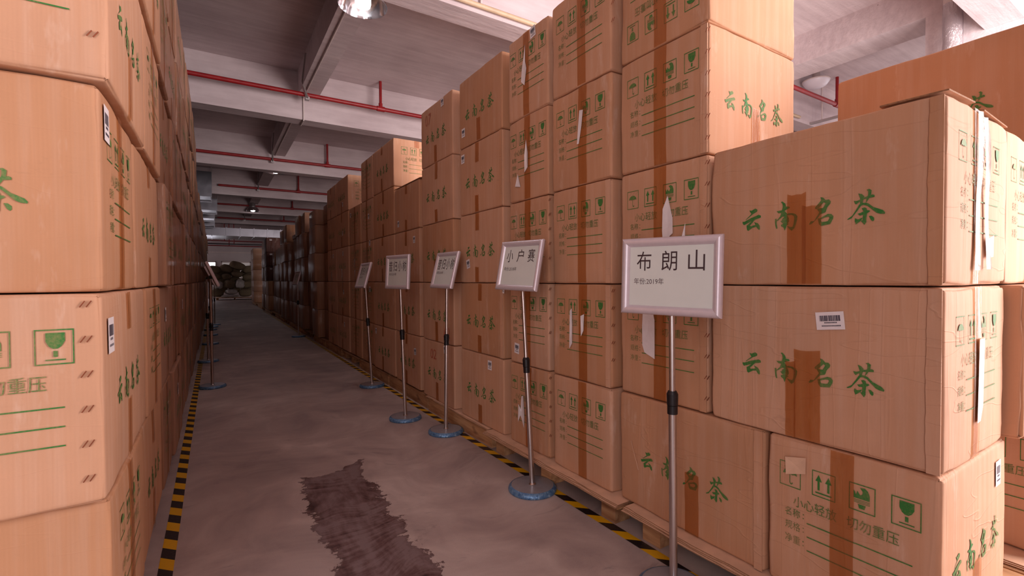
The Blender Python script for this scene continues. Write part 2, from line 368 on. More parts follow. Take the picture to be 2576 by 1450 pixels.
# ---------------------------------------------------------------- carton prints (metres on the carton's face, u right, w up)
def seg_line(x0, y, x1, t, n=8):
    P = []
    for i in range(n):
        a = x0+(x1-x0)*i/n; b = x0+(x1-x0)*(i+1)/n; P.append(([(a, y), (b, y), (b, y+t), (a, y+t)], [(0, 1, 2, 3)]))
    return P
def poly(pts): return (list(pts), [tuple(range(len(pts)))])
def icon_print():
    out = []
    def U(x0, pts): return [(x0+0.0635*a, 0.322+0.077*b) for a, b in pts]
    def frame(x0, t=0.035):
        for a in ([(0,0),(1,0),(1,t),(0,t)], [(0,1-t),(1,1-t),(1,1),(0,1)], [(0,t),(t,t),(t,1-t),(0,1-t)], [(1-t,t),(1,t),(1,1-t),(1-t,1-t)]): out.append(poly(U(x0, a)))
    xs = (0.049, 0.145, 0.243, 0.342)
    for x in xs: frame(x)
    x = xs[0]
    can = [(0.5+0.33*cos(a), 0.50+0.24*sin(a)) for a in [pi*k/12 for k in range(13)]]
    can += [(0.28, 0.53), (0.39, 0.50), (0.5, 0.53), (0.61, 0.50), (0.72, 0.53)]
    out.append(poly(U(x, can)))
    out.append(poly(U(x, [(0.485,0.2),(0.515,0.2),(0.515,0.53),(0.485,0.53)])))
    out.append(poly(U(x, [(0.485,0.2),(0.515,0.2),(0.56,0.16),(0.62,0.2),(0.65,0.2),(0.6,0.12),(0.52,0.12)])))
    for k in range(9):
        a = 0.22+0.28*(k % 3)+0.05*(k//3); b = 0.78+0.055*(k//3)
        out.append(poly(U(x, [(a, b), (a+0.02, b), (a+0.05, b+0.03), (a+0.03, b+0.03)])))
    x = xs[1]
    for c in (0.29, 0.71):
        out.append(poly(U(x, [(c-0.14,0.6),(c+0.14,0.6),(c,0.86)]))); out.append(poly(U(x, [(c-0.045,0.26),(c+0.045,0.26),(c+0.045,0.6),(c-0.045,0.6)])))
    out.append(poly(U(x, [(0.15,0.13),(0.85,0.13),(0.85,0.18),(0.15,0.18)])))
    x = xs[2]
    out.append(poly(U(x, [(0.18,0.47),(0.18,0.75),(0.24,0.68),(0.27,0.58),(0.33,0.74),(0.38,0.66),(0.44,0.60),(0.52,0.66),(0.53,0.76),(0.42,0.87),(0.6,0.9),(0.72,0.82),(0.79,0.66),(0.79,0.47)])))
    for b in (0.41, 0.36, 0.31): out.append(poly(U(x, [(0.2,b),(0.8,b),(0.8,b+0.018),(0.2,b+0.018)])))
    out.append(poly(U(x, [(0.40,0.12),(0.60,0.12),(0.65,0.27),(0.35,0.27)])))
    x = xs[3]
    out.append(poly(U(x, [(0.28,0.9),(0.28,0.66),(0.36,0.52),(0.46,0.45),(0.58,0.45),(0.68,0.52),(0.77,0.66),(0.77,0.9)])))
    out.append(poly(U(x, [(0.47,0.22),(0.58,0.22),(0.58,0.39),(0.47,0.39)]))); out.append(poly(U(x, [(0.27,0.12),(0.78,0.12),(0.78,0.155),(0.27,0.155)])))
    thin = []
    thin.append(text_fit('小心轻放', 0.092, 0.266, 0.212, 0.300)); thin.append(text_fit('切勿重压', 0.238, 0.266, 0.360, 0.300))
    for s, w in (('名称', 0.232), ('规格', 0.190), ('净重', 0.148)):
        thin.append(text_fit(s, 0.067, w, 0.112, w+0.026)); 
        for q in (0.004, 0.016): thin.append(poly([(0.119,w+q),(0.1225,w+q),(0.1225,w+q+0.0035),(0.119,w+q+0.0035)]))
        out += seg_line(0.131, w-0.006, 0.388, 0.0032)
    return out, thin
CALLI = [[(1465,2489),(1553,2474),(1673,2531),(1744,2487),(1738,2425),(1587,2352),(1348,2183),(1339,2195),(1543,2364)],[(1227,2135),(1299,2134),(1521,2229),(1792,2310),(1862,2276),(1862,2213),(1631,2154),(1277,2019),(1236,2076)],[(1620,2176),(1663,2161),(1489,1982),(1523,1958),(1686,1991),(1631,2087),(1761,2036),(1825,1947),(1837,1841),(1805,1807),(1751,1859),(1708,1926),(1589,1905),(1435,1813),(1390,1848),(1372,1989),(1438,2036)],[(2508,2625),(2557,2638),(2645,2556),(2665,2484),(2656,2406),(2617,2331),(2539,2361),(2568,2457),(2558,2558)],[(2376,2350),(2539,2361),(2675,2463),(2761,2452),(2787,2410),(2752,2394),(2656,2357),(2539,2281),(2441,2282)],[(2539,2321),(2627,2330),(2695,2243),(2754,2078),(2764,1998),(2716,1924),(2765,1919),(2697,1876),(2631,1713),(2591,1816),(2522,1862),(2512,1903),(2581,1937),(2492,2025),(2541,2040),(2560,2098),(2628,2151),(2560,2158),(2422,2053),(2362,2038),(2481,2167)],[(2322,2113),(2372,2118),(2386,2036),(2379,1956),(2407,1802),(2373,1791),(2343,1858),(2326,2002)],[(2676,2215),(2753,2246),(2867,2233),(2962,2193),(3009,2119),(3000,2013),(2964,1880),(2927,1766),(2842,1691),(2765,1761),(2701,1846),(2803,1813),(2870,1811),(2898,1906),(2916,2061),(2906,2141),(2830,2188),(2753,2187)],[(3656,2611),(3728,2587),(3793,2511),(3712,2407),(3601,2280),(3540,2269),(3510,2292),(3515,2329),(3591,2413),(3680,2514)],[(3729,2460),(3796,2507),(3881,2510),(3935,2451),(3923,2388),(3840,2288),(3799,2154),(3774,2139),(3663,2104),(3559,1975),(3437,1855),(3357,1824),(3348,1844),(3392,1925),(3490,1925),(3628,2165),(3566,2266),(3601,2280),(3730,2283),(3800,2417)],[(3585,1991),(3655,1984),(3690,1868),(3673,1757),(3621,1818)],[(3638,1873),(3801,1872),(3868,1887),(3927,1793),(3673,1757),(3630,1817)],[(3858,2092),(3950,2078),(4006,2011),(3993,1930),(3927,1798),(3851,1870),(3909,1975),(3884,2006)],[(3603,1970),(3858,2092),(3918,2011),(3800,2005),(3655,1946)],[(4518,2372),(4595,2362),(4768,2439),(4960,2493),(5004,2469),(5005,2418),(4902,2407),(4754,2389),(4664,2335),(4573,2268),(4541,2307)],[(4624,2566),(4708,2539),(4768,2469),(4754,2401),(4725,2292),(4664,2256),(4678,2403)],[(4815,2636),(4878,2656),(4937,2609),(4924,2490),(4858,2361),(4800,2273),(4821,2383),(4857,2500),(4857,2604)],[(4709,2294),(4814,2283),(4859,2256),(4770,2237),(4695,2225),(4620,2112),(4467,1898),(4381,1863),(4354,1874),(4482,1968),(4574,2117),(4649,2258)],[(4800,2285),(4867,2256),(4978,2146),(5194,2039),(5248,1969),(5237,1933),(5138,1944),(5052,1983),(4949,2089),(4845,2198),(4763,2231)],[(4613,2007),(4689,2024),(4786,2074),(4883,2071),(4910,2042),(4846,1998),(4727,1959),(4659,1952)],[(4708,2145),(4778,2162),(4823,2131),(4839,2051),(4818,1862),(4819,1757),(4782,1682),(4729,1748),(4690,1805),(4736,1809),(4742,1939),(4756,2060)],[(4552,1889),(4622,1847),(4735,1888),(4698,1813),(4577,1715),(4545,1801)],[(4874,1916),(4936,1915),(4995,1860),(4999,1791),(4969,1756),(4922,1799)]]
ICON, ICON_THIN = icon_print()
CAL = [([(a/10000, b/10000) for a, b in s], [tuple(range(len(s)))]) for s in CALLI]
# ---------------------------------------------------------------- cartons
STOPS = [0, 0.003, 0.007, 0.014, 0.05]
def axis_stops(h, n):
    inner = [-h+0.05+(2*h-0.1)*i/n for i in range(1, n)]
    return [-h+s for s in STOPS]+inner+[h-s for s in STOPS[::-1]]
def axis_far(h): return [-h, -h+0.006, 0, h-0.006, h]
def warp(p, h, sd, bulge, crush):
    x, y, z = p; q = [abs(p[i])/h[i] for i in range(3)]
    c = [max(0, 1-a*a) for a in q]
    r = [x, y, z]
    for i in range(2):
        j, k = (i+1) % 3, (i+2) % 3
        r[i] += math.copysign(bulge*c[j]*c[k]*q[i]**6, p[i])
    if crush > 0:
        d = [h[i]-abs(p[i]) for i in range(3)]; ds = sorted(d)
        e = math.exp(-ds[1]/0.0055)
        if e > 0.02:
            nz = max(0, noise.noise(Vector((x*7+sd, y*7, z*7)))+0.25)+0.6*max(0, noise.noise(Vector((x*25+sd, y*25, z*25))))
            cor = math.exp(-ds[2]/0.012)*0.7
            for i in range(3):
                if d[i] < 0.03 and d[i] <= ds[1]+1e-9: r[i] -= math.copysign(crush*e*(nz+cor), p[i])
    return r
def carton_body(h, sd, bulge, crush, lod):
    """rounded, slightly crushed carton shell around the origin; h = half sizes"""
    ax = [axis_stops(h[i], max(3, int(2*h[i]/(0.06 if lod == 0 else 0.14)))) if lod < 2 else axis_far(h[i]) for i in range(3)]
    R = 0.005; idx = {}; V = []; F = []
    def vid(p):
        k = (round(p[0], 5), round(p[1], 5), round(p[2], 5))
        if k in idx: return idx[k]
        q = [max(-h[i]+R, min(h[i]-R, p[i])) for i in range(3)]; d = [p[i]-q[i] for i in range(3)]; l = math.sqrt(sum(a*a for a in d))
        pp = [q[i]+d[i]*R/l for i in range(3)] if l > 1e-9 else list(p)
        V.append(tuple(warp(pp, h, sd, bulge, crush))); idx[k] = len(V)-1; return idx[k]
    for a in range(3):
        b, c = (a+1) % 3, (a+2) % 3
        for s in (-1, 1):
            for i in range(len(ax[b])-1):
                for j in range(len(ax[c])-1):
                    q = []
                    for (ii, jj) in ((i, j), (i+1, j), (i+1, j+1), (i, j+1)):
                        p = [0, 0, 0]; p[a] = s*h[a]; p[b] = ax[b][ii]; p[c] = ax[c][jj]; q.append(vid(p))
                    F.append(q if s > 0 else q[::-1])
    return V, F
def face_fn(face, h, off, sd, bulge, crush, rot=False):
    """maps (u, w) on a face to a point in the carton's own frame"""
    def fn(u, w):
        if face == 'R': p = (-h[0], h[1]-u, w-h[2])
        elif face == 'L': p = (h[0], -h[1]+u, w-h[2])
        elif face == 'E': p = (-h[0]+u, -h[1], w-h[2])
        q = warp(p, h, sd, bulge, 0)
        n = {'R': (-1, 0, 0), 'L': (1, 0, 0), 'E': (0, -1, 0)}[face]
        return (q[0]+n[0]*off, q[1]+n[1]*off, q[2]+n[2]*off+h[2])
    return fn
def print_on(mb, kind, face, width, H, h, sd, bulge, flip=False):
    if kind not in ('icon', 'call'): return
    base = 0.455 if kind == 'icon' else 0.65
    du = (width-base)/2; k = 0
    sets = ((ICON, 1), (ICON_THIN, 2)) if kind == 'icon' else ((CAL, 1),)
    for st, mi in sets:
        for vs, fs in st:
            k += 1
            fn = face_fn(face, h, 0.0011+0.00006*(k % 23), sd, bulge, 0)
            if flip: mb.add([fn(width-(u+du), H-w) for u, w in vs], fs, mi)
            else: mb.add([fn(u+du, w) for u, w in vs], fs, mi)
def strip(name, mat, fn, u0, u1, w0, w1, parent, ragged=0, nseg=8, sd=0):
    """a tape strip pressed on the face"""
    rn = random.Random(sd); mb = MB(); rows = []
    for i in range(nseg+1):
        t = i/nseg; w = w0+(w1-w0)*t; j = rn.uniform(-0.0012, 0.0012)
        rows.append([(u0+(u1-u0)*k/4+j, w+(rn.uniform(-ragged, ragged) if (ragged and i == nseg) else 0)) for k in range(5)])
    vs = [fn(u, w) for r in rows for u, w in r]
    fs = [(r*5+k, r*5+k+1, (r+1)*5+k+1, (r+1)*5+k) for r in range(nseg) for k in range(4)]
    mb.add(vs, fs, 0, True); return mb.build(name, mat, parent)
def sticker(fn, u, w, W, Hh, parent, ang=0, vertical=False, sd=0):
    mb = MB(); rn = random.Random(sd)
    def R(a, b): 
        ca, sa = cos(ang), sin(ang); return fn(u+a*ca-b*sa, w+a*sa+b*ca)
    mb.add([R(0, 0), R(W, 0), R(W, Hh), R(0, Hh)], [(0, 1, 2, 3)], 0)
    fn2 = lambda a, b: tuple(Vector(R(a, b)))
    n = Vector(R(W, 0))-Vector(R(0, 0)); n2 = Vector(R(0, Hh))-Vector(R(0, 0)); nn = n.cross(n2).normalized()*0.0005
    x = 0.14*W
    while x < 0.84*W:
        b = rn.uniform(0.008, 0.026)*W*1.4
        mb.add([Vector(R(*q))+nn for q in ((x, 0.48*Hh), (x+b, 0.48*Hh), (x+b, 0.80*Hh), (x, 0.80*Hh))], [(0, 1, 2, 3)], 1); x += b+rn.uniform(0.006, 0.02)*W
    for y, a, b in ((0.36, 0.3, 0.75), (0.18, 0.2, 0.85)):
        x = a*W
        while x < b*W:
            q = 0.03*W; mb.add([Vector(R(*p))+nn for p in ((x, y*Hh), (x+q, y*Hh), (x+q, (y+0.07)*Hh), (x, (y+0.07)*Hh))], [(0, 1, 2, 3)], 1); x += q*1.5
    o = mb.build('barcode_sticker', [M['paper'], M['barcode']], parent); o['label'] = 'white barcode sticker'; return o
def torn(fn, pts, parent, label='torn white paper remnant', sd=0):
    """a torn paper: outline in (u, w); lifts off slightly towards its tips"""
    cu = sum(p[0] for p in pts)/len(pts); cw = sum(p[1] for p in pts)/len(pts)
    mb = MB(); base = fn
    vs = [base(cu, cw)]+[base(u, w) for u, w in pts]; n = len(pts)
    f0 = Vector(base(0.1, 0.1)); nn = (Vector(base(0.2, 0.1))-f0).cross(Vector(base(0.1, 0.2))-f0).normalized()
    rn = random.Random(sd)
    vs = [Vector(v)+nn*(0.0015+(rn.uniform(0, 0.006) if i else 0)) for i, v in enumerate(vs)]
    mb.add(vs, [(0, i+1, (i+1) % n+1) for i in range(n)], 0)
    o = mb.build('torn_paper', M['paper'], parent); o['label'] = label; return o
def glue_flap(b, u_edge, side_sign, face='fn'):
    """wavy edge of the carton's glued joint, standing a little proud near the corner"""
    fn = b[face]; mb = MB(); vs = []; n = 40; H = b['H']
    nn = None
    for i in range(n+1):
        w = 0.004+(H-0.008)*i/n
        e = 0.028+0.004*noise.noise(Vector((w*9, u_edge*5, b['o'].location.y)))+0.002*noise.noise(Vector((w*40, 3, 1)))
        a = Vector(fn(u_edge, w)); c = Vector(fn(u_edge-side_sign*e, w))
        if nn is None: nn = (Vector(fn(0.2, 0.1))-Vector(fn(0.1, 0.1))).cross(Vector(fn(0.1, 0.2))-Vector(fn(0.1, 0.1))).normalized()
        vs += [a-nn*0.0030, a+nn*0.0004, c+nn*0.0012, c-nn*0.0030]
    for i in range(n):
        for k, m in ((0, 0), (1, 0), (2, 1)): mb.add([vs[4*i+k], vs[4*i+k+1], vs[4*i+k+5], vs[4*i+k+4]], [(0, 1, 2, 3)], m)
    return mb.build('glue_flap', [M['card_worn'], M['flute']], b['o'])
def staple_pair(fn, u, w, parent):
    mb = MB()
    for k in (0, 0.011):
        a = Vector(fn(u+k, w)); b = Vector(fn(u+k+0.009, w+0.014)); 
        mb.tube(a, b, 0.0013, n=6)
    return mb.build('staple_pair', M['staple'], parent)
M['staple'] = simple('copper_staple', srgb(150, 84, 60), 0.35, 0.8)
CARTONS = []
def carton(side, X, y0, y1, z0, z1, depth, kind, end='none', lod=0, flip=False, mat='card', label='', group='', tape=None, end_tape=None, crush=0.006, bulge=0.002, gap=0.003, yaw=0.0, name='cardboard_carton'):
    sd = len(CARTONS)*3.7; rn = random.Random(len(CARTONS)+11)
    W = y1-y0-2*gap; H = z1-z0-0.0035; h = (depth/2, W/2, H/2)
    cx = X+depth/2 if side == 'R' else X-depth/2
    V, F = carton_body(h, sd, bulge, crush, lod)
    mb = MB(); mb.add([(v[0], v[1], v[2]+h[2]) for v in V], F, 0, True)
    if lod < 2 or kind in ('icon', 'call'):
        print_on(mb, kind, side, W, H, h, sd, bulge, flip)
        print_on(mb, end, 'E', depth, H, h, sd, bulge, flip)
    o = mb.build(name, [M[mat], M['ink'], M['ink_thin'], M['red_pen']]); o.location = (cx, (y0+y1)/2, z0)
    if yaw: o.rotation_euler = (0, 0, RD(yaw))
    fn = face_fn(side, h, 0.0032, sd, bulge, 0); fe = face_fn('E', h, 0.0032, sd, bulge, 0)
    o['label'] = label; o['category'] = 'carton'; o['group'] = group
    if tape is None:
        if kind == 'icon': tape = [(W/2-0.03+rn.uniform(-0.008, 0.008), 0.058, 0, H)]
        else: 
            u = W/2-0.035+rn.uniform(-0.03, 0.03); tape = [(u, 0.05, 0, rn.uniform(0.10, 0.19))]
            if rn.random() < 0.7: tape.append((u+0.008, 0.05, H-rn.uniform(0.07, 0.15), H))
    for i, (u, w, a, b) in enumerate(tape):
        strip('packing_tape', M['tape'], fn if i == 0 else face_fn(side, h, 0.0032+0.0007*i, sd, bulge, 0), u, u+w, a+0.004, b-0.004, o, 0.004 if b < H-0.01 else 0, 8 if lod < 2 else 2, int(sd))
    for i, (u, w, a, b) in enumerate(end_tape or []):
        strip('packing_tape', M['tape'], fe, u, u+w, a+0.004, b-0.004, o, 0.004, 8, int(sd)+1)
    CARTONS.append(o); o_ = dict(o=o, fn=fn, fe=fe, W=W, H=H, D=depth); return o_
# ---------------------------------------------------------------- the room
CEIL = 4.73; BEAM = 3.91; SEC = 4.30
mb = MB(); mb.box((-8, -1.6, -0.1), (12.6, 34.4, 0)); struct('floor', mb, M['floor'])
mb = MB(); mb.box((-8, -1.6, CEIL), (12.6, 34.4, CEIL+0.15)); struct('ceiling', mb, M['ceil'])
mb = MB(); mb.box((-8.2, -1.6, 0), (-8, 34.4, CEIL)); struct('wall_left', mb, M['wall'])
mb = MB()   # right wall with a window band
mb.box((12.6, -1.6, 0), (12.8, 34.4, 1.6)); mb.box((12.6, -1.6, 4.3), (12.8, 34.4, CEIL))
mb.box((12.6, -1.6, 1.6), (12.8, -1.4, 4.3)); mb.box((12.6, 4.6, 1.6), (12.8, 34.4, 4.3)); struct('wall_right', mb, M['wall'])
mb = MB()   # wall behind the camera with two open loading doors
mb.box((-8, -1.8, 0), (-3.3, -1.6, CEIL)); mb.box((-0.5, -1.8, 0), (2.6, -1.6, CEIL)); mb.box((7.0, -1.8, 0), (12.6, -1.6, CEIL))
mb.box((-3.3, -1.8, 3.9), (-0.5, -1.6, CEIL)); mb.box((2.6, -1.8, 3.9), (7.0, -1.6, CEIL)); struct('wall_back', mb, M['wall'])
mb = MB()   # far wall with two windows
FY = 34.0
mb.box((-8, FY, 0), (12.6, FY+0.2, 1.2)); mb.box((-8, FY, 2.27), (12.6, FY+0.2, CEIL))
for a, b in ((-8, -1.6), (0.1, 0.36), (1.95, 12.6)): mb.box((a, FY, 1.2), (b, FY+0.2, 2.27))
struct('wall_far', mb, M['wall'])
mb = MB(); mb.box((-8, FY-0.05, 2.80), (12.6, FY, 2.88)); struct('trim_1', mb, M['whitepipe'])
def window(n, x0, x1, panes, glow):
    t = empty('window_%d' % n, ((x0+x1)/2, FY, 1.2)); t['kind'] = 'structure'
    mb = MB(); w = (x1-x0)/2; hh = 1.07
    for a in ((-w, -0.03, 0, -w+0.05, 0.05, hh), (w-0.05, -0.03, 0, w, 0.05, hh), (-w, -0.03, 0, w, 0.05, 0.05), (-w, -0.03, hh-0.06, w, 0.05, hh)): mb.box(a[:3], a[3:])
    for k in range(1, panes): x = -w+2*w*k/panes; mb.box((x-0.02, -0.02, 0), (x+0.02, 0.04, hh))
    mb.build('window_frame', M['whitepipe'], t)
    g = MB(); g.box((-w+0.05, 0.05, 0.05), (w-0.05, 0.06, hh-0.06)); g.build('window_pane', glow, t)
    return t
window(1, -1.6, 0.1, 2, M['skyglow'])
M['blind'] = emit('daylit_white_blind', (0.75, 0.62, 0.60), 0.28)
window(2, 0.36, 1.95, 3, M['blind'])
# main beams (across the aisle) and the longitudinal ribs
k = 0
def trim(mb, m=None):
    global k; k += 1; return struct('trim_%d' % (k+1), mb, m or M['ceil'])
for y in (1.36, 4.42, 8.94, 13.45, 18.0, 22.5, 27.0, 31.4):
    mb = MB(); mb.box((-8, y, BEAM), (12.6, y+0.31, CEIL)); trim(mb)
YB = [-1.6, 1.36, 4.42, 8.94, 13.45, 18.0, 22.5, 27.0, 31.4, 34.0]
for x0, x1 in ((1.27, 1.59), (7.46, 8.0), (-4.9, -4.6)):
    for i in range(len(YB)-1):
        mb = MB(); mb.box((x0, YB[i]+(0.31 if i else 0), SEC), (x1, YB[i+1], CEIL)); trim(mb)
mb = MB(); mb.box((7.46, 1.67, 0), (8.0, 2.2, SEC-0.001)); mb.box((7.46, 1.36, 0), (8.0, 1.67, BEAM-0.001)); trim(mb)

# red sprinkler pipes with risers and hangers
ORD = ['first', 'second', 'third', 'fourth', 'fifth', 'sixth', 'seventh', 'eighth', 'ninth', 'tenth', 'eleventh', 'twelfth', 'thirteenth', 'fourteenth', 'fifteenth', 'sixteenth', 'seventeenth', 'eighteenth', 'nineteenth', 'twentieth', 'twenty-first', 'twenty-second', 'twenty-third', 'twenty-fourth', 'twenty-fifth', 'twenty-sixth', 'twenty-seventh', 'twenty-eighth', 'twenty-ninth', 'thirtieth', 'thirty-first', 'thirty-second', 'thirty-third', 'thirty-fourth']
PIPES = [(4.08, 3.13, 9.6, 'red sprinkler pipe high on the right behind the big cartons'), (8.60, 3.13, 2.62, 'nearest red sprinkler pipe crossing the aisle before the first pale beam'),
         (13.3, 3.06, 2.6, 'second red sprinkler pipe crossing above the aisle, just above the second lamp'), (17.85, 3.08, 2.52, 'third red sprinkler pipe crossing the aisle beyond the second lamp'),
         (22.35, 3.1, 2.9, 'fourth dim red sprinkler pipe over the aisle, just above the third lamp'), (26.2, 2.98, 3.0, 'fifth dim red sprinkler pipe, just beyond the third lamp')]
for i, (y, rz, rx, lab) in enumerate(PIPES):
    z = 1.10+rz; t = empty('sprinkler_pipe', (0, y, z)); tag(t, lab, 'pipe', 'red sprinkler pipes')
    x0 = (-6.0 if i < 3 else 0.15) if i else 6.6; x1 = 9.0 if i else 12.4
    mb = MB(); mb.tube((x0, 0, 0), (x1, 0, 0), 0.036, n=14)
    for x in (rx,): mb.tube((x-0.07, 0, 0), (x+0.07, 0, 0), 0.047, n=14)
    mb.build('main_pipe', M['redpipe'], t)
    mb = MB(); mb.tube((rx, 0, 0.02), (rx, 0, 1.0 if i else CEIL-z), 0.026, n=12); mb.tube((rx, 0, 0.03), (rx, 0, 0.10), 0.036, n=12); mb.tube((rx, 0, 0.86), (rx, 0, 0.99), 0.032, n=12)
    mb.build('riser_pipe', M['redpipe'], t)
    mb = MB(); mb.tube((rx, 0, 0.99), (rx, 0, 1.04), 0.014, n=10); mb.lathe([(0.001, 1.03), (0.022, 1.04), (0.022, 1.044), (0.001, 1.046)], 12, c=(rx, 0)); mb.build('sprinkler_head', M['galv'], t)
    if i:
        b = MB(); P3 = [Vector((1.252, y-0.62, CEIL-0.07)), Vector((1.252, y-0.25, z+0.14 if i > 1 else z+0.11)), Vector((1.36 if i == 1 else 1.27, y-0.042, z-0.075))]
        for a_, b_ in zip(P3[:-1], P3[1:]):
            for q1, q2 in (((-0.004, 0, 0), (0.004, 0.055, 0)), ((-0.004, 0, 0), (0.03, 0.006, 0))):
                vs = [p_+Vector(o_) for p_ in (a_, b_) for o_ in ((q1[0], q1[1], 0), (q2[0], q1[1], 0), (q2[0], q2[1], 0), (q1[0], q2[1], 0))]
                b.add(vs, [(0, 1, 2, 3), (7, 6, 5, 4), (0, 4, 5, 1), (1, 5, 6, 2), (2, 6, 7, 3), (3, 7, 4, 0)])
        e_ = P3[-1]; b.box((e_.x-0.02, y-0.045, z-0.085), (e_.x+0.04, y+0.05, z-0.037))
        o = b.build('pipe_hanger', M['galv'])
        tag(o, 'pale angle-iron hanger holding the %s red sprinkler pipe beside the ceiling rib' % ['nearest', 'second', 'third', 'fourth', 'fifth'][i-1], 'bracket', 'pipe hangers under the ceiling rib')
# beige conduit on the near beam and white drop
mb = MB(); mb.tube((1.2, 4.38, BEAM+0.06), (8.9, 4.38, BEAM+0.06), 0.026, n=12); tag(mb.build('conduit_pipe', M['beigepipe']), 'beige conduit pipe running along the lower edge of the near beam', 'pipe')
mb = MB(); mb.tube((2.42, 4.395, BEAM+0.09), (2.42, 4.395, CEIL-0.01), 0.012, n=10); tag(mb.build('conduit_drop', M['whitepipe']), 'thin white vertical conduit on the near beam above the beige pipe', 'pipe')
mb = MB(); mb.tube((1.36, 5.3, SEC-0.012), (1.36, 8.92, SEC-0.012), 0.012, n=8); mb.tube((1.36, 8.92, SEC-0.012), (1.36, 8.92, BEAM-0.012), 0.012, n=8); mb.tube((1.36, 8.92, BEAM-0.012), (1.36, 9.26, BEAM-0.012), 0.012, n=8); mb.tube((1.36, 9.27, BEAM-0.012), (1.36, 9.27, SEC-0.012), 0.012, n=8); mb.tube((1.36, 9.27, SEC-0.012), (1.36, 13.4, SEC-0.012), 0.012, n=8)
tag(mb.build('lamp_conduit', M['whitepipe']), 'thin pale conduit clipped under the ceiling rib between the lamps', 'conduit')
# round dome lamp and rail on the far right ceiling
t = empty('ceiling_dome_lamp', (9.05, 4.18, CEIL-0.15)); tag(t, 'unlit white dome lamp on the ceiling at far right', 'lamp')
mb = MB(); mb.lathe([(0.001, -0.14), (0.09, -0.13), (0.16, -0.095), (0.20, -0.04), (0.205, -0.015)], 32); mb.build('diffuser', M['dome'], t)
mb = MB(); mb.lathe([(0.205, -0.02), (0.215, -0.02), (0.215, 0), (0.06, 0.01), (0.06, 0.148), (0.001, 0.149)], 32); mb.build('mounting_ring', M['whitepipe'], t)
t = empty('hanging_rail', (9.36, 4.24, 3.94)); tag(t, 'grey metal rail hung on thin white rods at far right', 'rail')
mb = MB(); mb.box((-0.025, -0.9, -0.02), (0.025, 1.2, 0.02)); mb.build('rail_bar', M['galv'], t)
for y in (-0.02, 0.55): mb = MB(); mb.tube((0, y, 0.02), (0, y, CEIL-3.94), 0.009, n=8); mb.build('hanging_rod', M['whitepipe'], t)
t = empty('wrapped_drainpipe', (7.98, 2.02, 0))
t.location = (7.30, 1.905, 0); tag(t, 'round pipe wrapped in crinkled clear film beside the concrete column', 'pipe')
mb = MB(); mb.tube((0, 0, 0), (0, 0, SEC+0.3), 0.085, n=28); mb.build('pipe_core', M['whitepipe'], t)
mb = MB(); prof = [(0.091+0.008*noise.noise(Vector((0, 0, z*9))), z) for z in [0.01+i*0.06 for i in range(72)]]
mb.lathe(prof, 40); mb.v = [(x*(1+0.05*noise.noise(Vector((x*22, y*22, z*9)))), y*(1+0.05*noise.noise(Vector((x*22+5, y*22, z*9)))), z) for x, y, z in mb.v]; mb.build('plastic_wrap', M['wrapfilm'], t)

# high-bay lamps
LAMPS = [(1.35, 5.0, 'near high-bay ceiling lamp glowing at the top of the frame'), (1.41, 13.9, 'second high-bay lamp glowing above the middle of the aisle'), (1.38, 22.1, 'third, small high-bay lamp glowing far down the aisle')]
proto = None
for i, (x, y, lab) in enumerate(LAMPS):
    if proto is None:
        t = empty('high_bay_lamp')
        mb = MB(); prof = [(0.245, 0.0), (0.243, 0.004), (0.236, 0.03), (0.20, 0.10), (0.15, 0.155), (0.10, 0.18), (0.10, 0.186), (0.152, 0.161), (0.205, 0.104), (0.242, 0.033), (0.248, 0.002), (0.245, 0.0)]
        mb.lathe(prof, 48); mb.build('reflector', M['reflector'], t)
        mb = MB(); mb.lathe([(0.001, 0.180), (0.10, 0.180), (0.10, 0.20), (0.085, 0.215), (0.085, 0.31), (0.05, 0.33), (0.001, 0.33)], 32); mb.build('lamp_housing', M['galv'], t)
        mb = MB(); mb.lathe([(0.001, -0.016), (0.05, -0.012), (0.072, 0.0), (0.08, 0.03), (0.078, 0.10), (0.06, 0.178)], 24); b = mb.build('light_bulb', M['bulb'], t); b['label'] = 'glowing white bulb'
        proto = t
    else: t = copy_tree(proto)
    t.location = (x, y, 3.95); tag(t, lab, 'lamp', 'high-bay lamps over the aisle')
    l = bpy.data.lights.new('lamp_light', 'SPOT'); l.energy = 45; l.spot_size = RD(150); l.spot_blend = 0.6; l.shadow_soft_size = 0.09; l.color = (1.0, 0.95, 1.0)
    o = bpy.data.objects.new('lamp_light', l); C.objects.link(o); o.location = (x, y, 3.99)

# ducts
def duct(name, a, b, ax, step, lab):
    c = [(a[i]+b[i])/2 for i in range(3)]; t = empty(name, (c[0], c[1], a[2])); tag(t, lab, 'duct')
    mb = MB(); mb.box([a[0]-c[0], a[1]-c[1], 0], [b[0]-c[0], b[1]-c[1], b[2]-a[2]]); mb.build('duct_body', M['duct'], t)
    n = max(1, int((b[ax]-a[ax])/step))
    for i in range(n+1):
        s = a[ax]+(b[ax]-a[ax])*i/n-c[ax]; lo = [a[0]-c[0]-0.03, a[1]-c[1]-0.03, -0.03]; hi = [b[0]-c[0]+0.03, b[1]-c[1]+0.03, b[2]-a[2]+0.03]; lo[ax] = s-0.02; hi[ax] = s+0.02
        mb = MB(); mb.box(lo, hi); mb.build('duct_flange', M['duct'], t)
        if i in (0, n):
            mb = MB(); q = [(lo[k]+hi[k])/2 for k in range(2)]
            for sgn in (-1, 1):
                x = (lo[0] if sgn < 0 else hi[0]) if ax == 1 else q[0]; y = (lo[1] if sgn < 0 else hi[1]) if ax == 0 else q[1]
                mb.tube((x, y, hi[2]-0.04), (x, y, CEIL-a[2]), 0.008, n=6)
            mb.build('hanger_rod', M['galv'], t)
    return t
duct('air_duct', (-3.0, 26.3, 3.24), (4.6, 28.4, 3.62), 0, 0.55, 'wide silver sheet-metal air duct crossing the far end of the aisle')
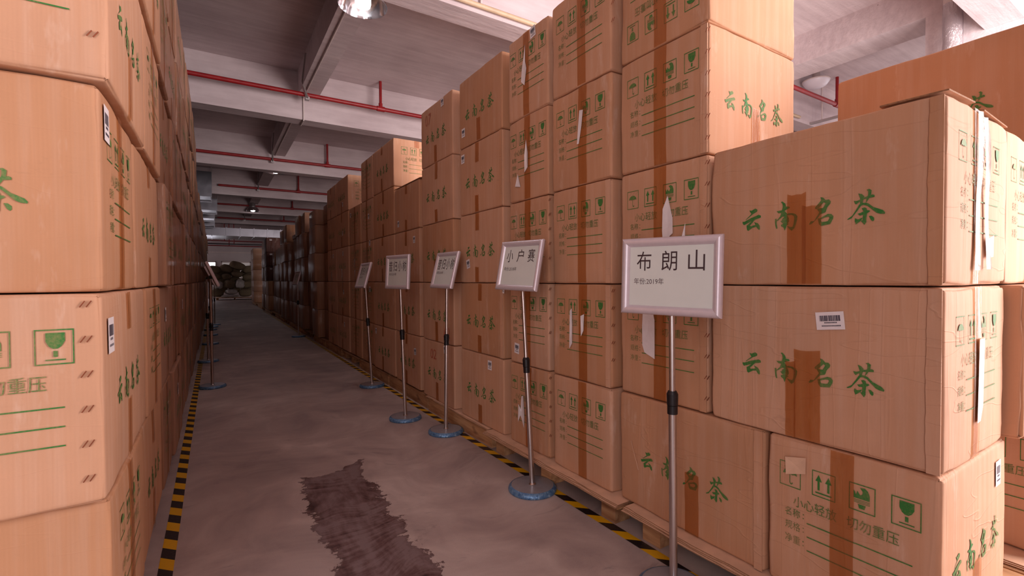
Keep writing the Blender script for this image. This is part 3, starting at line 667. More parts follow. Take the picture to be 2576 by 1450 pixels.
for i, (y, z0, z1, dx) in enumerate(((16.6, 3.62, 4.30, -0.06), (19.6, 3.60, 3.95, 0.09), (22.2, 3.60, 3.9, 0.02), (24.6, 3.55, 3.8, 0.02))):
    duct('air_duct', (-3.0, y, z0), (dx, y+1.2, z1), 1, 0.6, ['silver air duct end jutting out above the left stack, nearest the camera', 'second silver duct end above the left stack, with a bright edge', 'third silver duct end above the left stack', 'small farthest silver duct end above the left stack'][i])
for i, (y, z, x) in enumerate(((28.9, 3.02, 0), (29.8, 2.98, 0), (30.6, 3.3, 0))):
    t = empty('thin_pipe', (0, y, z)); tag(t, ['dark thin pipe beneath the far duct', 'red thin pipe crossing in front of the far wall', 'upper red thin pipe in front of the far wall'][i], 'pipe')
    mb = MB(); mb.tube((-4, 0, 0), (5, 0, 0), 0.03, n=8); mb.build('pipe_run', M['black'] if i == 0 else M['redpipe'], t)
    mb = MB(); mb.tube((0.9-0.2*i, 0, 0), (0.9-0.2*i, 0, CEIL-z-0.002), 0.02, n=8); mb.build('pipe_drop', M['redpipe'], t)

# ---------------------------------------------------------------- floor marking tapes
for x0, x1, y0, nm, lab in ((1.444, 1.492, -0.4, 'R', 'yellow and black striped floor tape along the right-hand stack'), (-0.198, -0.149, 1.2, 'L', 'yellow and black striped floor tape along the left-hand stack')):
    mb = MB(); n = 120
    vs = []
    for i in range(n+1):
        y = y0+(19-y0)*i/n; j = 0.002*noise.noise(Vector((y*1.3, x0, 0)))
        vs += [(x0+j, y, 0.0008), (x1+j, y, 0.0008)]
    mb.add(vs, [(2*i, 2*i+1, 2*i+3, 2*i+2) for i in range(n)])
    tag(mb.build('floor_marking_tape', M['hazard']), lab, 'floor tape', 'hazard tapes on the floor')

# ---------------------------------------------------------------- pallets
def pallet(x0, y0, x1, y1, z1, style, lab, grp):
    t = empty('wooden_pallet', ((x0+x1)/2, (y0+y1)/2, 0)); tag(t, lab, 'pallet', grp)
    w = (x1-x0)/2; d = (y1-y0)/2; rn = random.Random(int(y0*100)+7)
    n = 7
    for i in range(n):
        a = -w+2*w*i/n; mb = MB(); jj = rn.uniform(0, 0.006); mb.box((a+0.006, -d+jj, z1-0.018), (a+2*w/n-0.006, d-jj, z1)); mb.build('deck_board', M['wood'], t)
    if style == 'stringer':
        for i, x in enumerate((-w+0.006, -0.02, w-0.045)):
            mb = MB(); mb.box((x, -d, 0.0005), (x+0.038, d, z1-0.0185)); mb.build('side_board', M['wood'], t)
        for y in (-d+0.002, d-0.052): mb = MB(); mb.box((-w+0.045, y, 0.0005), (-w+0.13, y+0.05, z1-0.0185)); mb.build('corner_block', M['wood'], t)
    else:
        for x in (-w+0.03, -0.05, w-0.11):
            for y in (-d+0.04, -0.05, d-0.13): mb = MB(); mb.box((x, y, 0.0005), (x+0.09, y+0.09, z1-0.0185)); mb.build('pallet_block', M['wood'], t)
    return t
def slip_sheet(x0, y0, x1, y1, z, n, lab, sd):
    """a few cardboard sheets laid over the pallet with a ragged front edge"""
    t = None
    mb = MB(); N_ = 60
    for k in range(n):
        za = z+k*0.0036; rn = Vector((sd, k*3.1, 0)); vs = []
        off = 0.006*k
        for i in range(N_+1):
            y = y0+(y1-y0)*i/N_; e = 0.006*noise.noise(Vector((y*3, sd, k)))+0.010*max(0, noise.noise(Vector((y*11, sd+4, k)))); 
            dz = 0.003*noise.noise(Vector((y*4, sd, 9)))
            x = x0+off+e
            vs += [(x, y, za+dz), (x, y, za+0.0030+dz), (x+0.09, y, za+0.0030), (x1, y, za+0.0030), (x1, y, za)]
        fs = []; ms = []
        for i in range(N_):
            for a, b, m in ((0, 1, 1), (1, 2, 0), (2, 3, 0), (4, 0, 0)): mb.add([vs[i*5+a], vs[i*5+b], vs[i*5+5+b], vs[i*5+5+a]], [(0, 1, 2, 3)], m)
        for i in (0, N_): mb.add([vs[i*5+q] for q in range(5)], [(0, 1, 2, 3, 4)], 1)
    return tag(mb.build('cardboard_sheet', [M['kraft_edge'], M['flute']]), lab, 'cardboard sheet')
PG = 'pallets under the right-hand stack'
ZP = 0.104
pallet(1.478, 0.38, 2.58, 1.40, ZP, 'block', 'wooden pallet under the nearest cartons at lower right', PG)
pallet(1.468, 1.47, 2.55, 2.60, ZP, 'block', 'wooden pallet with torn sheet behind the second sign stand base', PG)
pallet(1.500, 2.63, 2.6, 3.70, ZP+0.006, 'stringer', 'pallet with a solid pale side board behind the third stand base', PG)
py = 3.735; i = 3
while py < 25.0:
    w = [1.06, 0.98, 1.1, 1.02][i % 4]
    pallet(1.505, py, 2.6, py+w, ZP+0.004, 'stringer' if i % 3 != 2 else 'block', '%s wooden pallet from the near end under the right-hand stack' % ORD[i], PG); py += w+0.05; i += 1
py = 1.36; i = 0
while py < 20.4:
    w = 1.05; pallet(-1.35, py, -0.245, py+w, ZP+0.004, 'block', '%s wooden pallet from the near end under the left-hand stack' % ORD[i], 'pallets under the left-hand stack'); py += w+0.06; i += 1
slip_sheet(1.450, 0.30, 2.1, 1.43, 0.105, 4, 'layered pale cardboard sheets poking out under the nearest right cartons', 1)
slip_sheet(1.440, 1.455, 2.1, 2.64, 0.105, 4, 'curled cardboard sheet poking out under the icon cartons by the second stand', 2.3)
slip_sheet(1.488, 2.66, 2.1, 3.72, 0.1105, 2, 'thin cardboard sheet on the pallet behind the third stand', 5.1)
slip_sheet(-0.9, 2.6, -0.21, 2.9, 0.1085, 1, 'cardboard scrap poking out low on the left-hand stack', 7.7) if False else None

# ---------------------------------------------------------------- cartons of the right-hand stack
Z = [0.1195, 0.5975, 1.0755, 1.5550, 2.0345, 2.5125, 2.990]
RX = 1.52
def rlab(kind, row, col, extra=''):
    k = {'icon': 'icon-printed carton', 'call': 'green calligraphy carton', 'none': 'plain brown carton', 'flip': 'upside-down icon-printed carton'}[kind]
    return '%s%s, %s from the floor, %s column of the right-hand stack' % (extra, k, ORD[row], ORD[col])
RG = 'cartons of the right-hand stack'
B = {}
def rbox(key, row, y0, y1, kind, X=RX, **kw):
    lab = kw.pop('label', None) or rlab('flip' if kw.get('flip') else kind, row, kw.pop('col'))
    kw.pop('col', None)
    B[key] = carton('R', X, y0, y1, kw.pop('z0', Z[row]), kw.pop('z1', Z[row+1]), kw.pop('depth', 0.58 if kind == 'icon' else 0.5), kind, label=lab, group=RG, **kw); return B[key]
# nearest column: two long calligraphy cartons over an icon carton and a calligraphy carton
rbox('a0', 0, 0.402, 0.842, 'icon', mat='card_worn', end='call', depth=0.56, crush=0.008, label='icon-printed carton at the bottom right corner of the right-hand stack', tape=[(0.185, 0.06, 0, 0.478)], end_tape=[(0.245, 0.06, 0, 0.19)])
rbox('b0', 0, 0.850, 1.505, 'call', mat='card_worn', crush=0.010, label='green calligraphy carton on the floor pallet behind the nearest sign pole', tape=[(0.345, 0.06, 0, 0.24)])
rbox('a1', 1, 0.402, 1.048, 'call', mat='card_worn', end='icon', depth=0.52, crush=0.012, label='long green calligraphy carton with a white barcode sticker, nearest right', tape=[(0.262, 0.03, 0, 0.245), (0.288, 0.075, 0, 0.285)], end_tape=[(0.22, 0.055, 0, 0.478)])
rbox('a2', 2, 0.402, 1.052, 'call', mat='card_worn', end='icon', depth=0.53, crush=0.012, label='long green calligraphy carton with crumpled top corner, topmost of nearest column', tape=[(0.268, 0.055, 0, 0.285), (0.312, 0.055, 0, 0.245)], end_tape=[(0.20, 0.05, 0, 0.478)])
# second column of icon cartons
for r in range(1, 5):
    rbox('c%d' % r, r, 1.064, 1.506, 'icon', X=RX+0.008, end='call' if r < 4 else 'none', depth=0.595, flip=(r == 4), col=1, crush=[0, .007, .006, .005, .009][r], tape=[(0.187, 0.062, 0, 0.478)], end_tape=[(0.27, 0.055, 0, 0.22)] if r == 3 else None)
for r in range(0, 5): rbox('d%d' % r, r, 1.545, 1.982, 'icon', col=2, X=RX-0.008, crush=0.008, tape=[(0.205+0.006*(r % 2), 0.06, 0, 0.478)])
for r in range(0, 5): rbox('e%d' % r, r, 2.022, 2.420, 'icon', col=3, X=RX-0.002, crush=0.007)
for r in range(0, 5): rbox('f%d' % r, r, 2.490, 3.090, 'call', col=4, X=RX-0.005, crush=0.005)
for r in range(0, 5): rbox('g%d' % r, r, 3.185, 3.808, 'call', col=5, X=RX-0.014, crush=0.005, bulge=0.003)
for r in range(0, 4): rbox('h%d' % r, r, 3.890, 4.540, 'none' if r == 3 else 'call', col=6, X=RX-0.006, crush=0.006, lod=1, z1=Z[r+1]-(0.055 if r == 3 else 0))
for r in range(0, 5): rbox('i%d' % r, r, 4.575, 5.300, 'call', col=7, X=RX-0.004, lod=1, end='icon' if r == 4 else 'none', depth=0.52, end_tape=[(0.22, 0.05, 0.40, 0.478)] if r == 4 else None)
for r in range(0, 5): rbox('j%d' % r, r, 5.340, 5.840, 'icon', col=8, X=RX+0.008, lod=1)
for r in range(0, 4): rbox('k%d' % r, r, 5.88, 6.435, 'icon', col=9, X=RX+0.006, lod=1)
for r in range(0, 5): rbox('l%d' % r, r, 6.475, 7.195, 'call', col=10, X=RX, lod=1, end='icon' if r == 4 else 'none', depth=0.52)
for r in range(0, 5): rbox('m%d' % r, r, 7.235, 7.865, 'call', col=11, X=RX+0.004, lod=1)
# beyond: film-wrapped, irregular columns
rn = random.Random(5)
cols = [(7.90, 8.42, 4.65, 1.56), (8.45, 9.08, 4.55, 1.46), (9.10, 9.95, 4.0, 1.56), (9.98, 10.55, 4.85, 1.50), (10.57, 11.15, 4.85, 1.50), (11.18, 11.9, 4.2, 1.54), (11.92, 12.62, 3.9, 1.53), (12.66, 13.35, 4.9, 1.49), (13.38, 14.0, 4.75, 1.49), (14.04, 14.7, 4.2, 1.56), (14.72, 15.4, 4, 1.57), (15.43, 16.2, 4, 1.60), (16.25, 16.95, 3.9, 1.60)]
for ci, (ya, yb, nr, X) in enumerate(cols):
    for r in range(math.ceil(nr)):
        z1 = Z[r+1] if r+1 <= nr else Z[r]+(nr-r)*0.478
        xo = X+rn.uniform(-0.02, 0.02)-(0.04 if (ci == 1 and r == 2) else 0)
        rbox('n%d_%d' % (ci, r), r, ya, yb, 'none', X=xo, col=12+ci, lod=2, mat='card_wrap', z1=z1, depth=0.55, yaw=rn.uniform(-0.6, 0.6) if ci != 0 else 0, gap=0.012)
# dark brown carton tower and far towers
for r in range(5):
    rbox('p%d' % r, r, 17.25 if r < 2 else 17.45, 18.25, 'none', X=1.46 if r > 1 else 1.50, lod=2, mat='card' if r < 2 else 'card_dark', depth=0.62, label='%s carton from the floor in the tower topped by dark cartons' % ORD[r])
    if r > 1: sticker(B['p%d' % r]['fe'], 0.1, 0.38, 0.07, 0.05, B['p%d' % r]['o'])
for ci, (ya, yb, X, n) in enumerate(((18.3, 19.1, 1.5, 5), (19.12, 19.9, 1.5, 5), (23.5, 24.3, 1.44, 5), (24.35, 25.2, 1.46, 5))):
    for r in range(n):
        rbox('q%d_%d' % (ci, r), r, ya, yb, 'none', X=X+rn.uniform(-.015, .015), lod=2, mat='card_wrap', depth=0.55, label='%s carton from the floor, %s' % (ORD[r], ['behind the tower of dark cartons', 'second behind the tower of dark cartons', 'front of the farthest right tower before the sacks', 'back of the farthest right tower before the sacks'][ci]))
# second and third depth at the near end of the stack
carton('R', 2.062, 0.385, 0.86, Z[0], Z[1], 0.30, 'none', label='plain carton mostly hidden behind the bottom right corner carton', group=RG, lod=2, tape=[]) if False else None
BK = 'cartons behind the near end of the right-hand stack'
def bbox(X, y0, y1, r, depth, kind, end, lab, **kw): return carton('R', X, y0, y1, kw.pop('z0', Z[r]), kw.pop('z1', Z[r+1]), depth, kind, end=end, label=lab, group=BK, lod=0, tape=kw.pop('tape', []), **kw)
X2 = bbox(2.425, 0.31, 0.79, 0, 0.55, 'icon', 'none', 'icon-printed carton in shade on the back pallet at far lower right')
X2b = bbox(2.060, 0.362, 0.86, 1, 0.46, 'none', 'icon', 'pale-lit carton with an upside-down icon end at the right frame edge', crush=0.012, flip=True)
X2c = bbox(2.055, 0.405, 0.90, 2, 0.46, 'none', 'icon', 'pale-lit icon-end carton behind the topmost long carton, right frame edge', end_tape=[(0.23, 0.05, 0, 0.478)])
X3a = bbox(2.545, 0.42, 1.07, 1, 0.5, 'call', 'none', 'calligraphy carton hidden in the back row, second from the floor', z0=Z[1])
X3b = bbox(2.545, 0.42, 1.07, 2, 0.5, 'call', 'none', 'calligraphy carton in the back row under the big background carton')
X3 = bbox(2.535, 0.40, 1.078, 3, 0.5, 'call', 'none', 'large brown carton in the back row, rising behind the nearest long cartons')
pallet(2.62, 0.20, 3.6, 1.3, ZP, 'block', 'pallet under the back row at the far lower right', PG)
t = slip_sheet(2.29, 0.2, 3.1, 1.3, 0.105, 3, 'thick plywood-like sheet under the shaded carton at lower right', 9.9)
mb = MB()
for i, (a, b) in enumerate(((0.30, 0.42), (0.45, 0.6))): pass
# stickers, torn papers, staples and other marks on the near cartons
sticker(B['a1']['fn'], 0.352, 0.345, 0.075, 0.052, B['a1']['o'], RD(6), sd=1)
sticker(B['a0']['fe'], 0.44, 0.35, 0.05, 0.075, B['a0']['o'], sd=2)
for key, u, w, ang, sd in (('e4', 0.235, 0.405, 8, 3), ('f4', 0.04, 0.075, 0, 4), ('f3', 0.03, 0.37, 0, 5), ('f2', 0.11, 0.095, 12, 6), ('f1', 0.56, 0.42, -10, 7), ('f0', 0.40, 0.385, 0, 8), ('e1', 0.05, 0.06, -5, 9), ('g4', 0.42, 0.40, 4, 10),
                           ('g0', 0.44, 0.40, 10, 11), ('h0', 0.50, 0.30, 4, 12), ('h2', 0.50, 0.35, 0, 13), ('h3', 0.08, 0.05, 0, 14), ('j3', 0.3, 0.25, 0, 15), ('j2', 0.33, 0.42, 0, 16), ('k3', 0.05, 0.36, 0, 17), ('l4', 0.4, 0.08, 0, 18), ('l3', 0.38, 0.16, 0, 19), ('l2', 0.38, 0.36, 0, 20), ('l1', 0.4, 0.3, 0, 21), ('i0', 0.05, 0.38, 0, 22), ('j1', 0.32, 0.36, 0, 23), ('l0', 0.42, 0.33, 0, 24), ('m2', 0.4, 0.35, 0, 25)):
    sticker(B[key]['fn'], u, w, 0.052, 0.062, B[key]['o'], RD(ang), sd=sd)
torn(B['c2']['fn'], [(0.232, 0.215), (0.238, 0.30), (0.262, 0.35), (0.283, 0.26), (0.285, 0.20), (0.27, 0.19), (0.26, 0.15), (0.24, 0.14)], B['c2']['o'], sd=1)
torn(B['c2']['fn'], [(0.325, 0.17), (0.345, 0.235), (0.34, 0.15)], B['c2']['o'], sd=2)
torn(B['c1']['fn'], [(0.128, 0.30), (0.135, 0.40), (0.175, 0.40), (0.196, 0.33), (0.197, 0.17), (0.14, 0.19), (0.128, 0.22)], B['c1']['o'], 'torn white courier label', sd=3)
torn(B['d3']['fn'], [(0.205, 0.20), (0.222, 0.36), (0.25, 0.355), (0.238, 0.28), (0.218, 0.20)], B['d3']['o'], sd=4)
torn(B['d1']['fn'], [(0.145, 0.15), (0.15, 0.34), (0.166, 0.355), (0.172, 0.28), (0.168, 0.18)], B['d1']['o'], sd=5)
torn(B['d1']['fn'], [(0.235, 0.22), (0.232, 0.32), (0.256, 0.33), (0.25, 0.25)], B['d1']['o'], sd=6)
torn(B['e4']['fn'], [(0.145, 0.20), (0.152, 0.27), (0.175, 0.33), (0.182, 0.40), (0.19, 0.30), (0.2, 0.26), (0.178, 0.17)], B['e4']['o'], sd=7)
torn(B['e3']['fn'], [(0.175, 0.155), (0.18, 0.25), (0.19, 0.34), (0.212, 0.26), (0.205, 0.18)], B['e3']['o'], sd=8)
torn(B['e3']['fn'], [(0.075, 0.09), (0.105, 0.16), (0.13, 0.08)], B['e3']['o'], sd=9)
torn(B['e0']['fn'], [(0.095, 0.13), (0.10, 0.24), (0.125, 0.20), (0.13, 0.29), (0.155, 0.30), (0.165, 0.18), (0.16, 0.11), (0.13, 0.16), (0.11, 0.19)], B['e0']['o'], sd=10)
torn(B['a0']['fn'], [(0.06, 0.36), (0.058, 0.415), (0.12, 0.43), (0.118, 0.38)], B['a0']['o'], 'pale peeled label patch', sd=11).data.materials[0] = M['kraft_edge']
torn(B['a1']['fe'], [(0.235, 0.10), (0.24, 0.33), (0.285, 0.33), (0.29, 0.14), (0.275, 0.10)], B['a1']['o'], 'white paper label strip', sd=12)
torn(B['a2']['fe'], [(0.31, 0.075), (0.31, 0.13), (0.355, 0.14), (0.35, 0.08)], B['a2']['o'], 'small white paper label', sd=13)
for key, rows_, u in (('c3', 6, 0.424), ('c2', 4, 0.424), ('c1', 6, 0.424), ('d1', 5, 0.437), ('e2', 5, 0.398), ('e1', 4, 0.398), ('e0', 5, 0.398), ('d4', 4, 0.437)):
    for q in range(rows_): staple_pair(B[key]['fn'], u, 0.44-0.078*q, B[key]['o'])
for key in ('a1', 'a2', 'c1', 'c2', 'c3', 'd2', 'd1', 'f1', 'f3', 'b0', 'g2'): glue_flap(B[key], B[key]['W']-0.004, 1)
for key in ((1, 0), (3, 0)): glue_flap(LB[key], 0.004, -1) if False else None
def pen(b, s, u0, w0, u1, w1):
    mb = MB(); vs, fs = text_fit(s, u0, w0, u1, w1); mb.add([b['fn'](u, w) for u, w in vs], fs); o = mb.build('pen_marking', M['red_pen'], b['o']); o['label'] = 'faint red handwritten mark'
pen(B['g1'], 'A2', 0.43, 0.05, 0.55, 0.13); pen(B['g0'], '02', 0.17, 0.33, 0.29, 0.41); pen(B['g4'], '07', 0.10, 0.33, 0.22, 0.42)
# torn strip of tape and loose flaps on the topmost long carton
def ribbon(name, mat, fn, pts, wd, parent, lab, lift):
    mb = MB(); vs = []
    for k, (u, w) in enumerate(pts):
        for s in (-0.5, 0, 0.5):
            p = Vector(fn(u+s*wd, w)); q = Vector(fn(u+s*wd+0.01, w)); r = Vector(fn(u+s*wd, w+0.01)); n = (q-p).cross(r-p).normalized()
            vs.append(p+n*(lift*(0.55+0.3*sin(k*0.55))*(1 if s > 0 else 0.45)))
    mb.add(vs, [(3*i+k, 3*i+k+1, 3*i+k+4, 3*i+k+3) for i in range(len(pts)-1) for k in range(2)], 0, True)
    o = mb.build(name, mat, parent); o['label'] = lab
M['tape_solid'] = simple('opaque_brown_tape', srgb(150, 92, 50), 0.3, 0, 0.3, 30, 0.3)
M['plastic'] = simple('milky_plastic_strip', srgb(240, 220, 206), 0.35, 0, 0.05, 30, 0.2)
ribbon('torn_tape', M['tape_solid'], B['a2']['fe'], [(0.232-0.0016*k+0.002*sin(k*.7), 0.470-k*0.033) for k in range(14)], 0.026, B['a2']['o'], 'peeling brown tape strip', 0.012)
ribbon('loose_plastic_strip', M['plastic'], B['a2']['fe'], [(0.272+0.0028*k, 0.46-k*0.032) for k in range(14)], 0.02, B['a2']['o'], 'loose white plastic strip', 0.014)
ribbon('scraped_gouge', M['kraft_edge'], B['b0']['fn'], [(0.070+0.0045*k, 0.275-0.0125*k+0.002*sin(k*2)) for k in range(10)], 0.005, B['b0']['o'], 'long scraped gouge in the cardboard', 0.003)
def flap(b, pts, thick=0.004, lab='bent open top flap'):
    mb = MB(); n = len(pts); top = [Vector(p)+Vector((0, 0, thick)) for p in pts]; bot = [Vector(p) for p in pts]
    mb.add(top, [tuple(range(n))], 0); mb.add(bot, [tuple(range(n))[::-1]], 0)
    for i in range(n): j = (i+1) % n; mb.add([bot[i], bot[j], top[j], top[i]], [(0, 1, 2, 3)], 1)
    o = mb.build('top_flap', [M['card'], M['flute']], b['o']); o['label'] = lab
H_ = 0.48
flap(B['a2'], [(-0.262, -0.325, H_), (-0.255, -0.18, H_+0.004), (-0.04, -0.16, H_+0.010), (-0.03, -0.318, H_+0.016)])
flap(B['a2'], [(0.02, -0.325, H_+0.002), (0.0, -0.20, H_+0.03), (0.20, -0.19, H_+0.03), (0.262, -0.322, H_-0.004)])
flap(B['k3'], [(-0.28, -0.28, H_), (-0.28, 0.28, H_), (-0.1, 0.27, H_+0.06), (-0.1, -0.27, H_+0.06)])
flap(B['j4'], [(-0.28, -0.25, H_), (-0.28, 0.25, H_), (-0.12, 0.24, H_+0.05), (-0.12, -0.24, H_+0.05)])
flap(B['h3'], [(-0.25, -0.34, H_-0.053), (-0.25, 0.34, H_-0.053), (-0.12, 0.33, H_-0.03), (-0.12, -0.33, H_-0.02)])

# ---------------------------------------------------------------- cartons of the left-hand stack
LG = 'cartons of the left-hand stack'
LB = {}
patt = [[('icon', 1.41, 1.99), ('call', 2.0, 2.68)], [('call', 1.385, 2.13), ('icon', 2.14, 2.66)], [('icon', 1.42, 1.935), ('call', 1.945, 2.67)],
        [('call', 1.40, 2.055), ('icon', 2.065, 2.62)], [('icon', 1.42, 1.93), ('call', 1.94, 2.55)], [('call', 1.42, 2.06), ('icon', 2.07, 2.5)]]
XL = [-0.212, -0.216, -0.218, -0.196, -0.188, -0.186]
XL2 = [-0.205, -0.204, -0.203, -0.200, -0.190, -0.186]
rn = random.Random(21)
for r in range(6):
    row = list(patt[r]); y = row[-1][2]+0.012; kk = 'icon' if row[-1][0] == 'call' else 'call'
    if r == 0: y = 2.70
    while y < 19.5:
        w = (0.465 if kk == 'icon' else 0.66)+rn.uniform(-0.01, 0.03); row.append((kk, y, y+w)); y += w+rn.choice((0.012, 0.02, 0.045))
        if rn.random() < 0.8: kk = 'icon' if kk == 'call' else 'call'
    for i, (kd, ya, yb) in enumerate(row):
        first = i == 0; lod = 0 if yb < 2.8 else (1 if yb < 5.2 else 2)
        X = (XL[r] if i < 2 else XL2[r])+(rn.uniform(-0.010, 0.008) if not first else 0)
        if (r, i) == (2, 2): X = -0.186
        if r == 5 and yb > 6.2: 
            if yb > 8: continue
        kdx = kd if yb < 7.5 else 'none'
        end = ('icon' if kd == 'call' else 'call') if first else 'none'
        if first and r == 0: end = 'none'
        kname = {'icon': 'icon-printed carton', 'call': 'green calligraphy carton', 'none': 'dim film-wrapped carton'}[kdx]
        lab = '%s, %s from near end, %s row of the left-hand stack' % (kname, ORD[i], ORD[r])
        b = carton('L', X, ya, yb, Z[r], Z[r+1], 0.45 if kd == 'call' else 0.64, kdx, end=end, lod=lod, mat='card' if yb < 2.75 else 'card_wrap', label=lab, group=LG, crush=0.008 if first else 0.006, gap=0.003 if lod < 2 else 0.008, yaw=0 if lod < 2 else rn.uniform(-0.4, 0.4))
        LB[(r, i)] = b
sticker(LB[(1, 0)]['fn'], 0.05, 0.33, 0.07, 0.085, LB[(1, 0)]['o'], sd=31)
sticker(LB[(2, 0)]['fn'], 0.035, 0.36, 0.06, 0.085, LB[(2, 0)]['o'], sd=32)
for key, sd in (((1, 2), 33), ((0, 2), 34), ((0, 3), 35), ((1, 4), 36), ((2, 5), 37)): sticker(LB[key]['fn'], 0.2, 0.3, 0.05, 0.07, LB[key]['o'], sd=sd)
for key, n_, s_ in (((1, 0), 6, 0.078), ((3, 0), 5, 0.088)):
    for q in range(n_): staple_pair(LB[key]['fe'], LB[key]['D']-0.037, 0.445-s_*q-(0 if key[0] == 1 else 0.0), LB[key]['o'])

# ---------------------------------------------------------------- sign stands
def frame_parts(t, W, H, title, sub, spaced, centre, psi, tau, rho, facing_text=True):
    p, q, r_ = RD(psi), RD(tau), RD(rho)
    n = Vector((cos(p)*cos(q), sin(p)*cos(q), sin(q))); rr = Vector((-sin(p), cos(p), 0)); up = n.cross(rr)
    rt = rr*cos(r_)+up*sin(r_); u2 = -rr*sin(r_)+up*cos(r_)
    f = empty('sign_frame', centre); f.parent = t
    f.matrix_local = Matrix(((rt.x, u2.x, n.x, centre[0]), (rt.y, u2.y, n.y, centre[1]), (rt.z, u2.z, n.z, centre[2]), (0, 0, 0, 1)))
    bw = 0.030; w, h = W/2, H/2
    prof = [(0.0, -0.004), (0.0, 0.006), (0.004, 0.011), (0.011, 0.0145), (0.019, 0.0125), (0.026, 0.006), (0.030, 0.0005)]
    for k, (cx_, cy_, L_) in enumerate(((0, -1, w), (1, 0, h), (0, 1, w), (-1, 0, h))):
        mb = MB(); vs = []
        for s in (-1, 1):
            for d, z in prof:
                half = L_-d
                if cx_ == 0: vs.append((s*half*(-cy_), cy_*(h-d), z))
                else: vs.append((cx_*(w-d), s*half*cx_, z))
        m_ = len(prof); mb.add(vs, [(i, i+1, m_+i+1, m_+i) for i in range(m_-1)], 0, True)
        mb.build('frame_bar', M['alu'], f)
    mb = MB(); mb.box((-w+0.002, -h+0.002, -0.012), (w-0.002, h-0.002, -0.004)); mb.build('back_panel', M['galv'], f)
    mb = MB(); a, b = w-0.029, h-0.029; mb.add([(-a, -b, 0), (a, -b, 0), (a, b, 0), (-a, b, 0)], [(0, 1, 2, 3)], 0)
    if title:
        n_ = len(title); cw = 0.055 if spaced else 0.054
        xs = [-a+0.028+i*(2*a-0.056-cw)/(n_-1) for i in range(n_)]
        if not spaced: xs = [-a+0.012+i*(2*a-0.03-0.054)/(n_-1) for i in range(n_)]
        chh = 0.068 if spaced else 0.082
        for ch, x in zip(title, xs):
            vs, fs = text_fit(ch, x, b-0.018-chh, x+cw*(1 if spaced else 1), b-0.018); mb.add([(u, v, 0.0008) for u, v in vs], fs, 1)
        vs, fs = text_fit(sub, -a+0.018, b-0.134, -a+0.130, b-0.112); mb.add([(u, v, 0.0008) for u, v in vs], fs, 2)
    o = mb.build('sign_sheet', [M['signpaper'], M['signtext'], M['signtext2']], f)
    return n, u2
def stand(base, centre, psi, tau, rho, title, sub, spaced, lab, grp, W=0.355, H=0.268, collar=0.62, far=False, aisle='R', base_yaw=0):
    t = empty('sign_stand', (base[0], base[1], 0)); tag(t, lab, 'sign stand', grp)
    c = Vector(centre)-Vector((base[0], base[1], 0))
    n, u2 = frame_parts(t, W, H, title, sub, spaced, c, psi, tau, rho)
    top = c-n*0.022-u2*0.02
    dn = (top-Vector((0, 0, 0.02))).normalized()
    P = lambda z: Vector((0, 0, 0.02))+dn*((z-0.02)/dn.z)
    mb = MB(); mb.lathe([(0.001, 0.0295), (0.095, 0.0280), (0.110, 0.0265)], 48); mb.build('base_plate', M['base'], t)
    mb = MB(); mb.lathe([(0.1095, 0.0272), (0.117, 0.0245), (0.1235, 0.018), (0.1265, 0.009), (0.1255, 0.002), (0.122, 0.0006), (0.001, 0.0006)], 48); mb.v = [(x*(1+0.006*noise.noise(Vector((x*60, y*60, z*90)))), y*(1+0.006*noise.noise(Vector((x*60, y*60, z*90+4)))), z) for x, y, z in mb.v]
    o = mb.build('base_rim_film', M['film'], t); o['label'] = 'blue film-wrapped base rim'
    mb = MB(); mb.tube(P(0.0285), P(collar-0.01), 0.0135, n=24); mb.build('lower_pole', M['steel'], t)
    mb = MB(); mb.tube(P(0.0290), P(0.036), 0.02, 0.0145, n=24); mb.build('pole_ferrule', M['steel'], t)
    mb = MB(); mb.tube(P(collar-0.035), P(collar-0.006), 0.0175, n=24); mb.tube(P(collar-0.004), P(collar+0.034), 0.0185, 0.0195, n=24); mb.tube(P(collar+0.034), P(collar+0.045), 0.0195, 0.014, n=24); mb.build('height_collar', M['black'], t)
    mb = MB(); mb.tube(P(collar+0.02), P(top.z-0.01), 0.0105, n=24); mb.build('upper_pole', M['steel'], t)
    mb = MB(); mb.tube(P(top.z-0.02), top, 0.014, n=16); mb.tube(top-Vector((0.0, 0.018, 0)), top+Vector((0.0, 0.018, 0)), 0.015, n=16); mb.tube(top, top+n*0.012, 0.012, n=12); mb.build('tilt_joint', M['black'], t)
    return t
SG = 'sign stands along the right-hand tape'
stand((1.335, 1.065), (1.308, 1.064, 1.106), 194.5, 1.5, -0.7, '布朗山', '年份:2019年', True, 'nearest sign stand, large sign reading 布朗山 with silver frame', SG, collar=0.665)
stand((1.385, 1.997), (1.362, 2.078, 1.170), 183.9, 10.4, -1.2, '小户赛', '年份:2018年', True, 'sign stand reading 小户赛, second nearest on the right', SG, collar=0.64)
stand((1.388, 3.087), (1.400, 3.110, 1.165), 180.7, 13.8, -0.4, '昔归小树', '年份:2018年', False, 'tilted sign stand reading 昔归小树 with glare on its sheet', SG, collar=0.66)
stand((1.256, 3.564), (1.217, 3.600, 1.159), 190.6, 3, 0, '昔归小树', '年份:2019年', False, 'sign stand reading 昔归小树 facing the camera most squarely', SG, collar=0.66)
stand((1.357, 4.849), (1.290, 4.880, 1.143), 180, 15.6, 1.0, '昔归小树', '年份:2018年', False, 'narrow-looking sign stand, fifth nearest on the right', SG, collar=0.66)
stand((1.356, 9.863), (1.339, 9.871, 1.137), 186, 15, 1.5, '昔归小树', '年份:2018年', False, 'farthest, dark sign stand standing alone on the right', SG, collar=0.66)
LS = [(-0.035, 5.72, 23), (-0.088, 7.55, 25), (-0.075, 9.6, 20), (-0.08, 11.15, 22), (-0.09, 12.35, 20), (-0.06, 13.1, 20), (-0.01, 13.7, 22)]
